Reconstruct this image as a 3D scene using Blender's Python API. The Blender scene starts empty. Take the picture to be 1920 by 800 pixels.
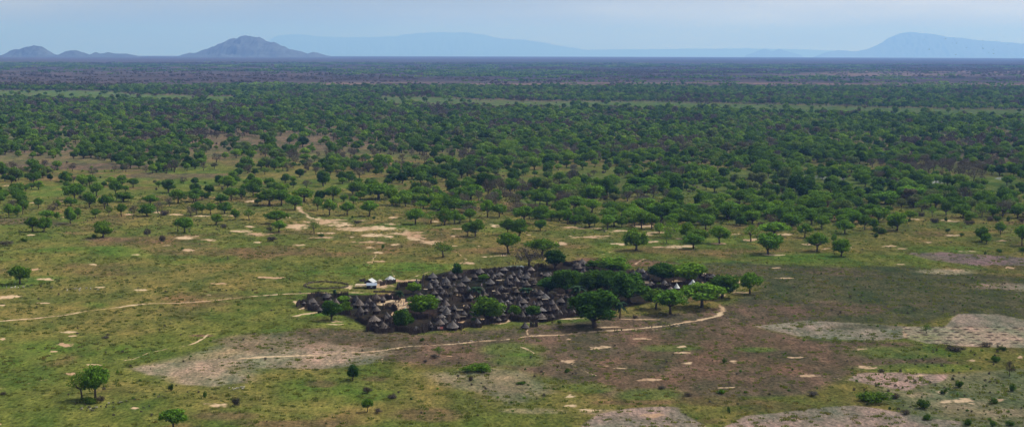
import bpy, math, random
import numpy as np
from mathutils import Vector, Matrix

random.seed(7); RS = np.random.RandomState(7)
S = bpy.context.scene
COL = S.collection

# ------------------------------------------------------------------ camera model
H = 115.0; F = 3000.0; RE = 7.43e6; CX, CY = 960.0, 400.0
PITCH = math.atan((400 - 89.4) / F); ROLL = 0.0024
fwd = np.array([0, math.cos(PITCH), -math.sin(PITCH)])
r0 = np.array([1.0, 0, 0]); u0 = np.cross(r0, fwd)
rgt = r0 * math.cos(ROLL) + u0 * math.sin(ROLL)
up = np.cross(rgt, fwd)
cam = bpy.data.cameras.new('camera'); camo = bpy.data.objects.new('camera', cam); COL.objects.link(camo)
M = Matrix.Identity(4)
for i in range(3):
    M[i][0] = rgt[i]; M[i][1] = up[i]; M[i][2] = -fwd[i]
M[2][3] = H
camo.matrix_world = M
cam.sensor_width = 36; cam.lens = F * 36 / 1920; cam.clip_start = 1; cam.clip_end = 400000
S.camera = camo

def dirpx(px, py):
    px = np.asarray(px, float); py = np.asarray(py, float)
    return fwd + ((px - CX) / F)[..., None] * rgt - ((py - CY) / F)[..., None] * up
def ground(px, py):
    """pixel -> point of the (curved) ground"""
    d = dirpx(px, py); dz = d[..., 2]; a = (d[..., 0]**2 + d[..., 1]**2) / (2 * RE)
    disc = np.maximum(dz * dz - 4 * a * H, 0)
    s = (-dz - np.sqrt(disc)) / (2 * a)
    return np.stack([s * d[..., 0], s * d[..., 1], H + s * dz], -1)
def P(px, py):
    g = ground(np.array([px]), np.array([py]))[0]
    return Vector(g.tolist())
def project(x, y, z):
    v = np.stack([x, y, z - H], -1)
    f = v @ fwd; f = np.where(f > 1, f, np.nan)
    return CX + F * (v @ rgt) / f, CY - F * (v @ up) / f
def ppm(p): return F / p.y                      # pixels per metre at a point
def gz(x, y): return -(x * x + y * y) / (2 * RE)

# ------------------------------------------------------------------ helpers
def setp(o, label=None, cat=None, group=None, kind=None):
    if label: o['label'] = label
    if cat: o['category'] = cat
    if group: o['group'] = group
    if kind: o['kind'] = kind
    return o
def link(name, me, parent=None, loc=None):
    o = bpy.data.objects.new(name, me); COL.objects.link(o)
    if parent: o.parent = parent
    if loc is not None: o.location = loc
    return o
def empty(name, loc):
    o = bpy.data.objects.new(name, None); o.empty_display_size = 1; COL.objects.link(o); o.location = loc
    return o
class MB:
    def __init__(s): s.v = []; s.f = []
    def add(s, vs, fs):
        n = len(s.v); s.v += [tuple(v) for v in vs]; s.f += [tuple(i + n for i in f) for f in fs]
    def box(s, c, d, rz=0, tilt=0):
        m = Matrix.Rotation(rz, 3, 'Z') @ Matrix.Rotation(tilt, 3, 'X')
        vs = []
        for z in (-.5, .5):
            for x, y in ((-.5, -.5), (.5, -.5), (.5, .5), (-.5, .5)):
                vs.append(Vector(c) + m @ Vector((x * d[0], y * d[1], z * d[2])))
        s.add(vs, [(0, 3, 2, 1), (4, 5, 6, 7), (0, 1, 5, 4), (1, 2, 6, 5), (2, 3, 7, 6), (3, 0, 4, 7)])
    def tube(s, pts, rad, n=6, cap=True):
        pts = [Vector(p) for p in pts]; rings = []
        for i, p in enumerate(pts):
            t = (pts[min(i + 1, len(pts) - 1)] - pts[max(i - 1, 0)]).normalized()
            a = t.cross(Vector((0.3, 1, 0.2))).normalized(); b = t.cross(a)
            rings.append([p + rad[i] * (math.cos(2 * math.pi * k / n) * a + math.sin(2 * math.pi * k / n) * b) for k in range(n)])
        vs = [v for r in rings for v in r]; fs = []
        for i in range(len(pts) - 1):
            for k in range(n):
                fs.append((i * n + k, i * n + (k + 1) % n, (i + 1) * n + (k + 1) % n, (i + 1) * n + k))
        if cap:
            fs.append(tuple(range(n))[::-1]); fs.append(tuple((len(pts) - 1) * n + k for k in range(n)))
        s.add(vs, fs)
    def lathe(s, prof, n=20, jit=0, seed=0, closed_top=True):
        R = random.Random(seed); vs = []; fs = []
        for r, z in prof:
            for k in range(n):
                a = 2 * math.pi * k / n
                q = r * (1 + jit * (R.random() - .5) * (1 if r > .3 else 0)); vs.append((q * math.cos(a), q * math.sin(a), z + jit * (R.random() - .5) * .6))
        for i in range(len(prof) - 1):
            for k in range(n):
                fs.append((i * n + k, i * n + (k + 1) % n, (i + 1) * n + (k + 1) % n, (i + 1) * n + k))
        fs.append(tuple((len(prof) - 1) * n + k for k in range(n)))
        s.add(vs, fs)
    def mesh(s, name, mat, smooth=False):
        me = bpy.data.meshes.new(name); me.from_pydata(s.v, [], s.f); me.update()
        for m in (mat if isinstance(mat, list) else [mat]): me.materials.append(m)
        if smooth: me.polygons.foreach_set('use_smooth', [True] * len(me.polygons))
        return me
def npmesh(name, V, Q, mat, smooth=False):
    me = bpy.data.meshes.new(name); V = np.asarray(V, np.float32); Q = np.asarray(Q, np.int32)
    me.vertices.add(len(V)); me.vertices.foreach_set('co', V.ravel())
    k = Q.shape[1]
    me.loops.add(Q.size); me.loops.foreach_set('vertex_index', Q.ravel())
    me.polygons.add(len(Q)); me.polygons.foreach_set('loop_start', np.arange(0, Q.size, k, dtype=np.int32))
    me.update(calc_edges=True)
    if mat: me.materials.append(mat)
    if smooth: me.polygons.foreach_set('use_smooth', np.ones(len(Q), bool))
    return me

# ------------------------------------------------------------------ materials
def newmat(name):
    m = bpy.data.materials.new(name); m.use_nodes = True
    nt = m.node_tree; nt.nodes.clear()
    out = nt.nodes.new('ShaderNodeOutputMaterial')
    return m, nt, out
def N(nt, t, **kw):
    n = nt.nodes.new(t)
    for k, v in kw.items():
        if k.startswith('i_'):
            n.inputs[int(k[2:]) if k[2:].isdigit() else k[2:].replace('_', ' ')].default_value = v
        else: setattr(n, k, v)
    return n
def L(nt, a, b): nt.links.new(a, b)
def math_(nt, op, a, b=None, clamp=False):
    n = nt.nodes.new('ShaderNodeMath'); n.operation = op; n.use_clamp = clamp
    for i, x in enumerate((a, b)):
        if x is None: continue
        if isinstance(x, (int, float)): n.inputs[i].default_value = x
        else: nt.links.new(x, n.inputs[i])
    return n.outputs[0]
def mixc(nt, f, a, b, mode='MIX'):
    n = nt.nodes.new('ShaderNodeMix'); n.data_type = 'RGBA'; n.blend_type = mode
    for s, x in (('Factor', f), ('A', a), ('B', b)):
        sock = [q for q in n.inputs if q.name == s and (q.type == ('VALUE' if s == 'Factor' else 'RGBA'))][0]
        if isinstance(x, (int, float)): sock.default_value = x
        elif isinstance(x, tuple): sock.default_value = (*x, 1) if len(x) == 3 else x
        else: nt.links.new(x, sock)
    return [q for q in n.outputs if q.type == 'RGBA'][0]
def noise(nt, vec, scale, detail=3, rough=.55):
    n = nt.nodes.new('ShaderNodeTexNoise'); n.inputs['Scale'].default_value = scale
    n.inputs['Detail'].default_value = detail; n.inputs['Roughness'].default_value = rough
    if vec: nt.links.new(vec, n.inputs['Vector'])
    return n.outputs['Fac']
def ramp(nt, f, stops):
    n = nt.nodes.new('ShaderNodeValToRGB'); e = n.color_ramp.elements
    while len(e) < len(stops): e.new(.5)
    for i, (p, c) in enumerate(stops):
        e[i].position = p; e[i].color = (*c, 1)
    nt.links.new(f, n.inputs[0]); return n.outputs[0]

def simple(name, col, var=.3, scale=2.0, rough=.9, tint=True, stretch=None, spec=.2, metallic=0):
    m, nt, out = newmat(name)
    tc = N(nt, 'ShaderNodeTexCoord').outputs['Object']
    if stretch:
        mp = N(nt, 'ShaderNodeMapping'); mp.inputs['Scale'].default_value = stretch; L(nt, tc, mp.inputs[0]); tc = mp.outputs[0]
    nz = noise(nt, tc, scale, 4, .6)
    lo = tuple(c * (1 - var) for c in col); hi = tuple(min(1, c * (1 + var)) for c in col)
    c = ramp(nt, nz, [(.3, lo), (.7, hi)])
    if tint:
        oi = N(nt, 'ShaderNodeObjectInfo'); c = mixc(nt, 1.0, c, oi.outputs['Color'], 'MULTIPLY')
    b = N(nt, 'ShaderNodeBsdfPrincipled'); b.inputs['Roughness'].default_value = rough
    b.inputs['Specular IOR Level'].default_value = spec; b.inputs['Metallic'].default_value = metallic
    L(nt, c, b.inputs['Base Color']); L(nt, b.outputs[0], out.inputs[0])
    return m
def leafmat(name, dark, mid, lite, trans=.35, browns=None):
    """foliage; every tree takes its own shade, neighbouring trees drift together (species stands)"""
    m, nt, out = newmat(name)
    oi = N(nt, 'ShaderNodeObjectInfo'); geo = N(nt, 'ShaderNodeNewGeometry')
    stand = noise(nt, oi.outputs['Location'], .006, 3, .6)
    mixf = math_(nt, 'ADD', math_(nt, 'MULTIPLY', oi.outputs['Random'], .55), math_(nt, 'MULTIPLY', math_(nt, 'SUBTRACT', stand, .25), .9))
    al = oi.outputs['Alpha']; mixf = math_(nt, 'ADD', math_(nt, 'MULTIPLY', mixf, math_(nt, 'ADD', math_(nt, 'MULTIPLY', al, .65), .35)), math_(nt, 'MULTIPLY', math_(nt, 'SUBTRACT', 1.0, al), .3))
    c = ramp(nt, mixf, [(.15, dark), (.5, mid), (.9, lite)])
    if browns:
        st2 = noise(nt, oi.outputs['Location'], .011, 3, .6)
        f = math_(nt, 'MULTIPLY', math_(nt, 'SUBTRACT', math_(nt, 'ADD', st2, math_(nt, 'MULTIPLY', oi.outputs['Random'], .22)), .67), 5, True)
        f = math_(nt, 'MULTIPLY', f, oi.outputs['Alpha'])
        c = mixc(nt, f, c, browns)
    # each leaf clump a little lighter or darker
    c = mixc(nt, 1.0, c, ramp(nt, geo.outputs['Random Per Island'], [(0, (.62,) * 3), (1, (1.35,) * 3)]), 'MULTIPLY')
    c = mixc(nt, 1.0, c, oi.outputs['Color'], 'MULTIPLY')
    d = N(nt, 'ShaderNodeBsdfDiffuse'); t = N(nt, 'ShaderNodeBsdfTranslucent')
    L(nt, c, d.inputs[0]); L(nt, mixc(nt, 1.0, c, (1.25, 1.35, .6), 'MULTIPLY'), t.inputs[0])
    mx = N(nt, 'ShaderNodeMixShader'); mx.inputs[0].default_value = trans
    L(nt, d.outputs[0], mx.inputs[1]); L(nt, t.outputs[0], mx.inputs[2]); L(nt, mx.outputs[0], out.inputs[0])
    return m
M_acacia = leafmat('acacia_leaves', (.034, .072, .012), (.086, .165, .017), (.175, .28, .024), .25, (.115, .098, .08))
M_dense = leafmat('dense_leaves', (.024, .058, .012), (.048, .104, .014), (.068, .14, .018), .2)
M_bare = leafmat('dry_twigs', (.07, .06, .055), (.10, .088, .072), (.12, .115, .08), .1)
M_palm = leafmat('palm_leaves', (.018, .036, .018), (.022, .044, .022), (.028, .052, .026), .1)
M_bark = simple('bark', (.075, .06, .048), .3, 1.5)
M_thatch = simple('grey_thatch', (.080, .073, .071), .5, 3.2, .95, stretch=(1, 1, .25))
M_wall = simple('dark_stick_wall', (.045, .034, .028), .5, 3, stretch=(3, 3, .2))
M_door = simple('doorway_dark', (.012, .01, .009), .2, 3)
M_fence = simple('weathered_poles', (.048, .038, .033), .55, 1.6)
M_tin = simple('corrugated_tin', (.28, .30, .32), .14, 3, .45, stretch=(6, .5, .5), spec=.5)
M_tinblue = simple('blue_grey_tin', (.16, .20, .27), .14, 3, .45, stretch=(6, .5, .5), spec=.5)
M_shed = simple('shed_wall', (.035, .035, .05), .35, 2)
M_white = simple('white_cloth', (.46, .50, .49), .12, 2)
M_paper = simple('pale_notice', (.45, .55, .65), .15, 9)
M_skin = simple('dark_skin', (.05, .032, .024), .15, 4)
M_cloth = simple('dark_clothing', (.12, .09, .1), .2, 4)
M_red = simple('bright_laundry', (.55, .2, .2), .2, 4)
M_goat = simple('goat_hair', (.5, .47, .42), .2, 6)
M_bird = simple('dark_feathers', (.03, .03, .035), .2, 4)
M_straw = simple('pale_straw', (.3, .25, .18), .35, 3)
M_dead = simple('cut_brushwood', (.085, .07, .06), .45, 2)
M_brush = simple('dry_brushwood', (.12, .10, .075), .5, .5)
M_rock = simple('hill_rock_and_scrub', (.026, .034, .036), .6, .004, stretch=(1, 1, 2.5))
M_grass = simple('grass_blades', (.075, .095, .028), .3, .02)
M_termite = simple('brown_earth', (.14, .09, .06), .3, 1)

# ------------------------------------------------------------------ python value noise
def _h(ix, iy, s):
    n = (ix.astype(np.int64) * 374761393 + iy.astype(np.int64) * 668265263 + s * 1442695041) & 0x7fffffff
    n = ((n ^ (n >> 13)) * 1274126177) & 0x7fffffff
    return ((n ^ (n >> 16)) & 0xffff) / 65535.0
def vnoise(x, y, s=0):
    ix = np.floor(x); iy = np.floor(y); fx = x - ix; fy = y - iy
    fx = fx * fx * (3 - 2 * fx); fy = fy * fy * (3 - 2 * fy)
    a = _h(ix, iy, s); b = _h(ix + 1, iy, s); c = _h(ix, iy + 1, s); d = _h(ix + 1, iy + 1, s)
    return (a * (1 - fx) + b * fx) * (1 - fy) + (c * (1 - fx) + d * fx) * fy
def fbm(x, y, s=0, o=4):
    t = 0; a = .5; n = 0
    for i in range(o):
        t = t + a * vnoise(x, y, s + i * 17); n += a; x = x * 2.03 + 11.3; y = y * 2.03 + 5.1; a *= .55
    return t / n
def sm(e0, e1, x):
    t = np.clip((x - e0) / (e1 - e0), 0, 1); return t * t * (3 - 2 * t)

# ------------------------------------------------------------------ the ground sheet
pys = np.concatenate([np.arange(812, 108, -1.0), np.arange(108, 106.6, -.25)])
dist = ground(np.full(len(pys), 960.), pys)[:, 1]
dist = np.concatenate([[1, 60, 150, 250, 340, 400, 440], dist, [34000, 37000, 40000, 45000, 55000, 70000, 100000]])
dist = np.sort(dist)
fine = np.radians(np.linspace(-19.5, 19.5, 1060))
coarse_r = np.radians(np.concatenate([np.arange(21, 180, 6.0)]))
az = np.concatenate([-coarse_r[::-1], fine, coarse_r])
nA, nD = len(az), len(dist)
A_, D_ = np.meshgrid(az, dist, indexing='xy')
X = D_ * np.sin(A_); Y = D_ * np.cos(A_); Z = gz(X, Y)
x = X.ravel(); y = Y.ravel(); z = Z.ravel(); dd = D_.ravel()
px, py = project(x, y, z); px = np.nan_to_num(px, nan=-9999); py = np.nan_to_num(py, nan=-9999)
# outside the picture the same kinds of ground go on: clamp the row by distance only
rowpy = np.interp(dd, dist, project(np.zeros(nD), dist, gz(0, dist))[1] if False else np.nan_to_num(project(0 * dist, dist, gz(0 * dist, dist))[1], nan=900))

lx = np.log(dd)
n1 = fbm(x / 90, y / 90, 1); n2 = fbm(x / 22, y / 22, 2); n3 = fbm(x / 300, y / 300, 3); n4 = fbm(x / 45, y / 45, 4)
nfine = fbm(x / 6, y / 9, 5)
def lerp(a, b, t): return a + (b - a) * t[:, None]
C = lambda *c: np.array(c, float)
GREEN = C(.098, .120, .028); OLIVE = C(.132, .126, .038); LUSH = C(.088, .150, .024); BROWN = C(.145, .094, .052)
col = np.tile(GREEN, (len(x), 1))
col = lerp(col, OLIVE, sm(.40, .62, n1))
col = lerp(col, BROWN, sm(.54, .70, n4) * .55)
col = lerp(col, LUSH, sm(.56, .72, fbm(x / 60, y / 60, 9)) * .6)
wx = (n2 - .5) * 40; wy = (n2 - .5) * 10 + (nfine - .5) * 3
def poly(pts, soft=2.0, warp=1.0):
    """mask of an outline given in picture coordinates, 1 inside; the edge is warped by noise"""
    X_ = px + wx * warp; Y_ = py + wy * warp
    pts = np.array(pts, float)
    x0, y0 = pts.min(0) - 60; x1, y1 = pts.max(0) + 60
    idx = np.where((X_ > x0) & (X_ < x1) & (Y_ > y0) & (Y_ < y1))[0]
    q = X_[idx] ; w = Y_[idx]; inside = np.zeros(len(idx), bool); dmin = np.full(len(idx), 1e9)
    for i in range(len(pts)):
        ax, ay = pts[i]; bx, by = pts[(i + 1) % len(pts)]
        c = ((ay > w) != (by > w)) & (q < (bx - ax) * (w - ay) / (by - ay + 1e-9) + ax); inside ^= c
        # distance with the picture's foreshortening (rows count 5x)
        dx, dy = bx - ax, (by - ay) * 5; t = np.clip(((q - ax) * dx + (w - ay) * 5 * dy) / (dx * dx + dy * dy + 1e-9), 0, 1)
        dmin = np.minimum(dmin, np.hypot(q - ax - t * dx, (w - ay) * 5 - t * dy))
    sd = np.where(inside, dmin, -dmin); out = np.zeros(len(x)); out[idx] = sm(-soft * 4, soft * 4, sd); return out
def blob(cx, cy, rx, ry, warp=1.0):
    r = np.hypot((px + wx * warp - cx) / rx, (py + wy * warp - cy) / ry); return 1 - sm(.6, 1.25, r)
def paint(c, m, k=1.0):
    global col
    col = lerp(col, np.array(c, float), np.clip(m * k, 0, 1))
PURP = C(.104, .080, .055); DARKGB = C(.062, .068, .038); GREY = C(.200, .185, .140); PINK = C(.32, .272, .185); RED = C(.14, .09, .055)
paint(DARKGB, poly([(1180, 500), (1400, 492), (1560, 500), (1700, 498), (1920, 520), (2100, 530), (2100, 600), (1780, 592), (1720, 606), (1450, 602), (1380, 560), (1440, 530), (1300, 506)], 4), .85)
paint(PURP, poly([(1410, 500), (1560, 502), (1680, 512), (1660, 520), (1500, 512)], 3), .6)
paint(PURP, poly([(1390, 560), (1560, 566), (1700, 575), (1600, 592), (1440, 590), (1380, 584)], 4), .7)
paint(PURP, poly([(690, 618), (800, 628), (930, 616), (1060, 606), (1180, 592), (1300, 582), (1400, 566), (1560, 585), (1540, 600), (1420, 612), (1520, 637), (1700, 640), (1800, 682), (1620, 692), (1510, 738), (1300, 748), (1150, 744), (1060, 714), (960, 690), (800, 684), (700, 674), (600, 684), (520, 642), (560, 616)], 5), .95)
paint(RED, sm(.5, .72, n4) * .7 * poly([(900, 620), (1400, 620), (1700, 650), (1600, 700), (1500, 735), (1150, 740), (1000, 690)], 8), .5)
paint(LUSH, blob(1260, 652, 60, 7) + blob(960, 655, 70, 12) + blob(975, 675, 60, 14) + blob(1100, 727, 55, 10), .55)
paint(LUSH, blob(1220, 740, 70, 14) + blob(1700, 660, 110, 12) + blob(1720, 690, 130, 10) + blob(1420, 655, 40, 5), .6)
paint(GREY * .95, poly([(245, 688), (300, 680), (430, 672), (470, 658), (560, 650), (640, 655), (720, 668), (700, 682), (600, 690), (490, 690), (420, 690), (470, 708), (470, 718), (400, 722), (340, 720), (330, 704), (270, 700)], 2), .8)
paint(PINK, blob(300, 688, 50, 5) + blob(560, 670, 60, 6) + blob(490, 676, 40, 6) + blob(380, 715, 60, 4), .6)
lowf = poly([(245, 688), (330, 668), (430, 645), (500, 628), (610, 640), (720, 655), (740, 664), (640, 680), (560, 690), (500, 692), (480, 716), (400, 723), (340, 720), (280, 700)], 6, 1.2)
paint(C(.23, .19, .13), lowf, .65)
paint(C(.16, .125, .085), poly([(400, 640), (470, 626), (560, 622), (600, 650), (470, 660)], 4), .7)
paint(GREY, poly([(920, 690), (1000, 700), (1040, 735), (960, 760), (900, 735), (820, 720), (800, 700)], 5), .5)
# fields
paint(C(.135, .148, .085), poly([(1640, 720), (1740, 705), (1930, 690), (2100, 690), (2100, 830), (1780, 830), (1700, 775), (1660, 750)], 5), .75)
paint(C(.30, .24, .165), blob(1800, 755, 60, 10) + blob(1900, 775, 50, 8) + blob(1740, 740, 40, 6) + blob(1000, 770, 60, 6) + blob(1130, 772, 40, 5), .5)
tilled = poly([(1415, 611), (1510, 599), (1590, 604), (1690, 610), (1700, 632), (1640, 638), (1530, 634), (1490, 628)], 1, .5)
dotted = poly([(1690, 611), (1770, 611), (1800, 587), (1870, 589), (1925, 600), (2050, 610), (2050, 655), (1925, 652), (1800, 648), (1740, 643), (1690, 632)], .8, .25)
paint(GREY, tilled); paint(C(.295, .25, .18), dotted); paint(GREY, poly([(1800, 587), (1872, 589), (1925, 601), (1925, 613), (1770, 612)], .8, .2))
paint(DARKGB, blob(1610, 611, 70, 5), .7); paint(LUSH, blob(1725, 632, 40, 7), .4)
paint(C(.24, .195, .155), poly([(1590, 712), (1610, 700), (1680, 697), (1780, 702), (1760, 717), (1700, 732), (1640, 722)], 1, .6))
bot = poly([(1340, 805), (1400, 779), (1540, 762), (1600, 758), (1650, 765), (1750, 784), (1800, 789), (1815, 830), (1320, 830)], 1, .4) + poly([(1080, 830), (1090, 800), (1120, 776), (1180, 766), (1250, 761), (1272, 763), (1282, 775), (1320, 796), (1330, 830)], 1, .4)
paint(C(.225, .185, .15), bot)
barem = bot * .33
paint(RED, blob(1190, 754, 90, 6) + blob(1350, 752, 80, 9), .6)
paint(RED, blob(810, 778, 75, 13) + blob(560, 795, 130, 8) + blob(605, 720, 35, 7) + blob(715, 712, 30, 6) + blob(430, 780, 60, 10), .65)
paint(C(.16, .125, .115), poly([(1690, 472), (1760, 472), (1925, 482), (2050, 486), (2050, 500), (1830, 497), (1740, 486)], 1.5, .6))
paint(PINK, blob(1766, 507, 55, 6), .8); paint(C(.25, .2, .15), blob(1885, 536, 65, 6) + blob(1950, 540, 60, 8), .7)
paint(LUSH * .85, blob(1600, 485, 160, 12) + blob(1480, 480, 100, 10), .6)
paint(LUSH, blob(760, 500, 120, 9) + blob(650, 512, 90, 6) + blob(650, 590, 60, 5) + blob(600, 590, 45, 5) + blob(660, 550, 60, 3) + blob(1040, 511, 40, 3), .75)
paint(C(.13, .08, .06), blob(740, 553, 45, 3.5, .3) + blob(1120, 487, 50, 5) + blob(1210, 492, 60, 6) + blob(380, 629, 25, 2, .4), .8)
paint(PURP, blob(40, 415, 70, 8) + blob(110, 420, 30, 4) + blob(200, 449, 50, 4) + blob(60, 310, 200, 8) + blob(200, 312, 160, 7) + blob(330, 330, 120, 6), .75)
paint(BROWN, sm(.45, .6, n4) * poly([(150, 440), (700, 440), (800, 480), (600, 560), (200, 560), (100, 500)], 10), .5)
paint(C(.08, .125, .03), blob(1500, 350, 500, 35), .6)
# village floor: brown mud, its colour blackened further for the shade among the huts
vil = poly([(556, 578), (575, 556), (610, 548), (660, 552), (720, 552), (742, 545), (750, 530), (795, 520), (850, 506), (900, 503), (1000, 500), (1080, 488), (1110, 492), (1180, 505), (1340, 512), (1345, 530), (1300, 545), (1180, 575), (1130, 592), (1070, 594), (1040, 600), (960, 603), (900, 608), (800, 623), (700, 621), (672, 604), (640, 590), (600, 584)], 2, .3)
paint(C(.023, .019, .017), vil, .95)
# far country
band = sm(1500, 1900, dd)
paint(C(.115, .115, .055), band, .8); paint(C(.13, .098, .07), band * sm(.45, .6, n3), .7)
def rowband(a, b, s=1.5): return sm(a - s, a + s, rowpy) * (1 - sm(b - s, b + s, rowpy))
far = 1 - sm(166, 172, rowpy)
streak = fbm(x / (dd * .25 + 1) * 1.0, (rowpy) / 3.2, 31, 4)
streak2 = fbm(x / (dd * .06 + 1), (rowpy) / 1.2, 37, 4)
paint(C(.062, .052, .056), far)
paint(C(.10, .082, .08), far * sm(.5, .62, streak) * sm(110, 130, rowpy), .7)
paint(C(.042, .058, .044), far * sm(.52, .64, fbm(x / (dd * .2 + 1), rowpy / 2.5, 41, 4)), .9)
paint(C(.04, .05, .045), far * sm(.56, .7, streak2), .6)
paint(C(.21, .155, .12), (1 - sm(1.5, 5, np.abs(py - (158 + (px - 960) * .001)))) * sm(500, 640, px) * sm(.38, .5, streak2), .75)
paint(C(.22, .165, .13), (1 - sm(2, 5, np.abs(py - 140))) * sm(1380, 1560, px) * sm(.35, .5, streak2), .7)
paint(C(.25, .18, .14), (1 - sm(.8, 2, np.abs(py - 134.5))) * sm(1480, 1600, px) * sm(.3, .5, streak2), .7)
# the grassy river flat
rv = np.where(px < 600, 174.5 + px / 470 * 9, 186.5 + (px - 690) * (26 / 1230))
rmask = (1 - sm(6.5, 8.5, np.abs(py - (rv + 3 + (n3 - .5) * 9)))) * (1 - sm(430, 480, px) * (1 - sm(680, 730, px)))
rmask = np.where((px > -300) & (px < 2300), rmask, 0)
paint(C(.075, .13, .035), rmask * (.6 + .4 * sm(.35, .5, n2)), .95)
paint(C(.12, .13, .055), rmask * sm(.55, .68, fbm(x / 200, y / 80, 12)), .6)

# ---- bare sand: a soft mask whose ragged edge the material cuts
sand = np.zeros(len(x), np.float32)
E = [(57,440,11,1.5),(66,505,13,2),(82,524,30,2.2),(255,477,12,1.5),(175,496,10,1.5),(348,445,30,4),(395,450,22,2.5),(351,469,14,3),(266,543,15,2.5),(185,538,14,2),(14,556,22,5),(6,572,8,2.5),(84,568,16,2),(130,622,18,3),(135,629,10,2),(314,460,10,1),(412,531,17,1.5),(390,552,8,1),(6,635,12,2),
(130,646,22,3.5),(102,658,12,2),(135,701,12,3),(178,683,16,3),(252,764,12,2.5),(400,757,26,4.5),(0,794,6,2),
(1119,651,22,4.5),(1135,649,15,2),(1068,677,16,4),(1162,689,15,2.5),(1215,710,26,3.6),(1208,634,20,2.6),(1066,635,6,1.5),(1277,649,12,2),(1286,660,18,2),(1286,680,13,2.5),(1378,677,10,3),(1365,726,20,2),(1072,742,14,3),(1072,760,14,3),(1107,768,25,4),(1226,779,28,5),
(1625,689,22,4),(1613,654,13,2),(1491,669,20,2),(1515,705,21,3),(1820,675,10,2.5),(1805,752,35,5),(1770,735,20,4),(1720,703,20,2),(1870,748,18,3),(1912,668,8,3),
(1454,478,25,2),(1665,461,15,2),(1695,466,12,1.4),(1784,441,25,2.5),(1742,454,12,1.5),(1815,471,18,1.5),(1880,451,12,1.5),(1454,502,18,1.3),(1688,495,15,1.3),(1895,501,10,2),(1473,521,18,1.3),(1472,439,16,3),(1514,458,18,2),(1547,466,9,1.5),(1412,449,20,3),(1595,464,5,1),(1775,413,14,2),(1720,411,20,1.5),(1790,415,14,1.2),
(559,424,32,7),(606,416,45,5),(640,421,30,4),(694,428,70,4.5),(760,438,40,6),(780,446,20,6),(812,453,25,3.6),(736,420,15,3),(702,441,30,4),(611,445,25,3),(620,437,28,2),(486,438,28,4),(452,433,34,2.4),(470,425,12,2),(561,459,18,2.5),(687,454,28,2.3),(741,458,10,2),(694,464,8,2),(707,473,12,2.4),(707,490,17,3),(504,520,28,2.6),(483,454,10,1.5),(737,408,12,2),(679,413,14,1.5),(850,461,10,1.5),(896,461,7,1),(913,481,14,1.5),(929,422,12,3),(879,493,14,3),(540,407,12,1.6),(820,415,10,1.4),(870,429,30,1.5),(850,443,14,1.3),(660,444,12,1),
(945,479,18,1.4),(1110,445,30,2.6),(1125,442,30,1.4),(1053,457,16,3.4),(1072,426,20,2),(1160,433,34,1.8),(1164,457,15,3),(1226,453,25,1.6),(1272,462,42,3),(1343,456,20,2),(1218,440,10,2),(1275,447,12,1.6),(1378,439,12,1),(1405,450,14,2.5),(1321,474,9,1),(1069,442,6,1),(990,440,8,1.5),(1200,424,18,3),(1030,484,12,3),(1130,398,8,4),(1100,428,30,1.2),(1225,436,26,1.5),
(770,525,30,4),(700,535,44,5.5),(655,537,10,4),(556,566,8,5),(568,577,9,3),(630,602,24,1.8),(620,607,20,1.2),(1272,527,20,3),(1317,531,8,4),(1207,528,12,3),(1352,551,10,4),(1025,521,5,3),(862,551,8,3),(870,573,8,2.5),(893,556,5,3),(1055,552,12,3),(865,604,10,2),(906,598,6,2),(930,606,24,1.6),(1060,597,30,1.8),(1000,604,20,1.6),(760,602,5,3),(950,601,8,3),(1200,598,60,1.4),(1130,612,40,2.2),(1385,548,20,3),(1366,546,14,3),
(760,596,6,3),(738,588,5,6),(730,551,3,2),(18,348,14,2),(300,398,14,2.5),(330,402,20,2),(470,377,12,2),(380,405,24,1.6),(430,404,16,1.4),(240,402,16,2),(120,407,12,1.5),(60,380,12,1.6),(120,377,14,1.4)]
E += [(745,569,34,7.5),(733,568,24,7),(750,582,8,8)]
RE_ = np.random.RandomState(21); E2 = []
for cx_, cy_, rx_, ry_ in E:
    E2.append((cx_, cy_, rx_ * .8, ry_ * .8, .92))
    for q in range(4 if rx_ > 9 else 2):
        a_ = RE_.uniform(0, 6.28); E2.append((cx_ + math.cos(a_) * rx_ * RE_.uniform(.4, 1.0), cy_ + math.sin(a_) * ry_ * RE_.uniform(.4, 1.1), rx_ * RE_.uniform(.25, .55), ry_ * RE_.uniform(.3, .6), RE_.uniform(.6, .95)))
for cx_, cy_, rx_, ry_, am_ in E2:
    m = (np.abs(px - cx_) < rx_ * 2.4) & (np.abs(py - cy_) < ry_ * 2.4)
    r = np.hypot((px[m] + (fbm(x[m] / 9, y[m] / 9, 55) - .5) * rx_ * 1.6 - cx_) / rx_, (py[m] + (fbm(x[m] / 9, y[m] / 9, 56) - .5) * ry_ * 2.2 - cy_) / ry_)
    sand[m] = np.maximum(sand[m], am_ * np.clip(1 - .5 * r, 0, 1))
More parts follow.
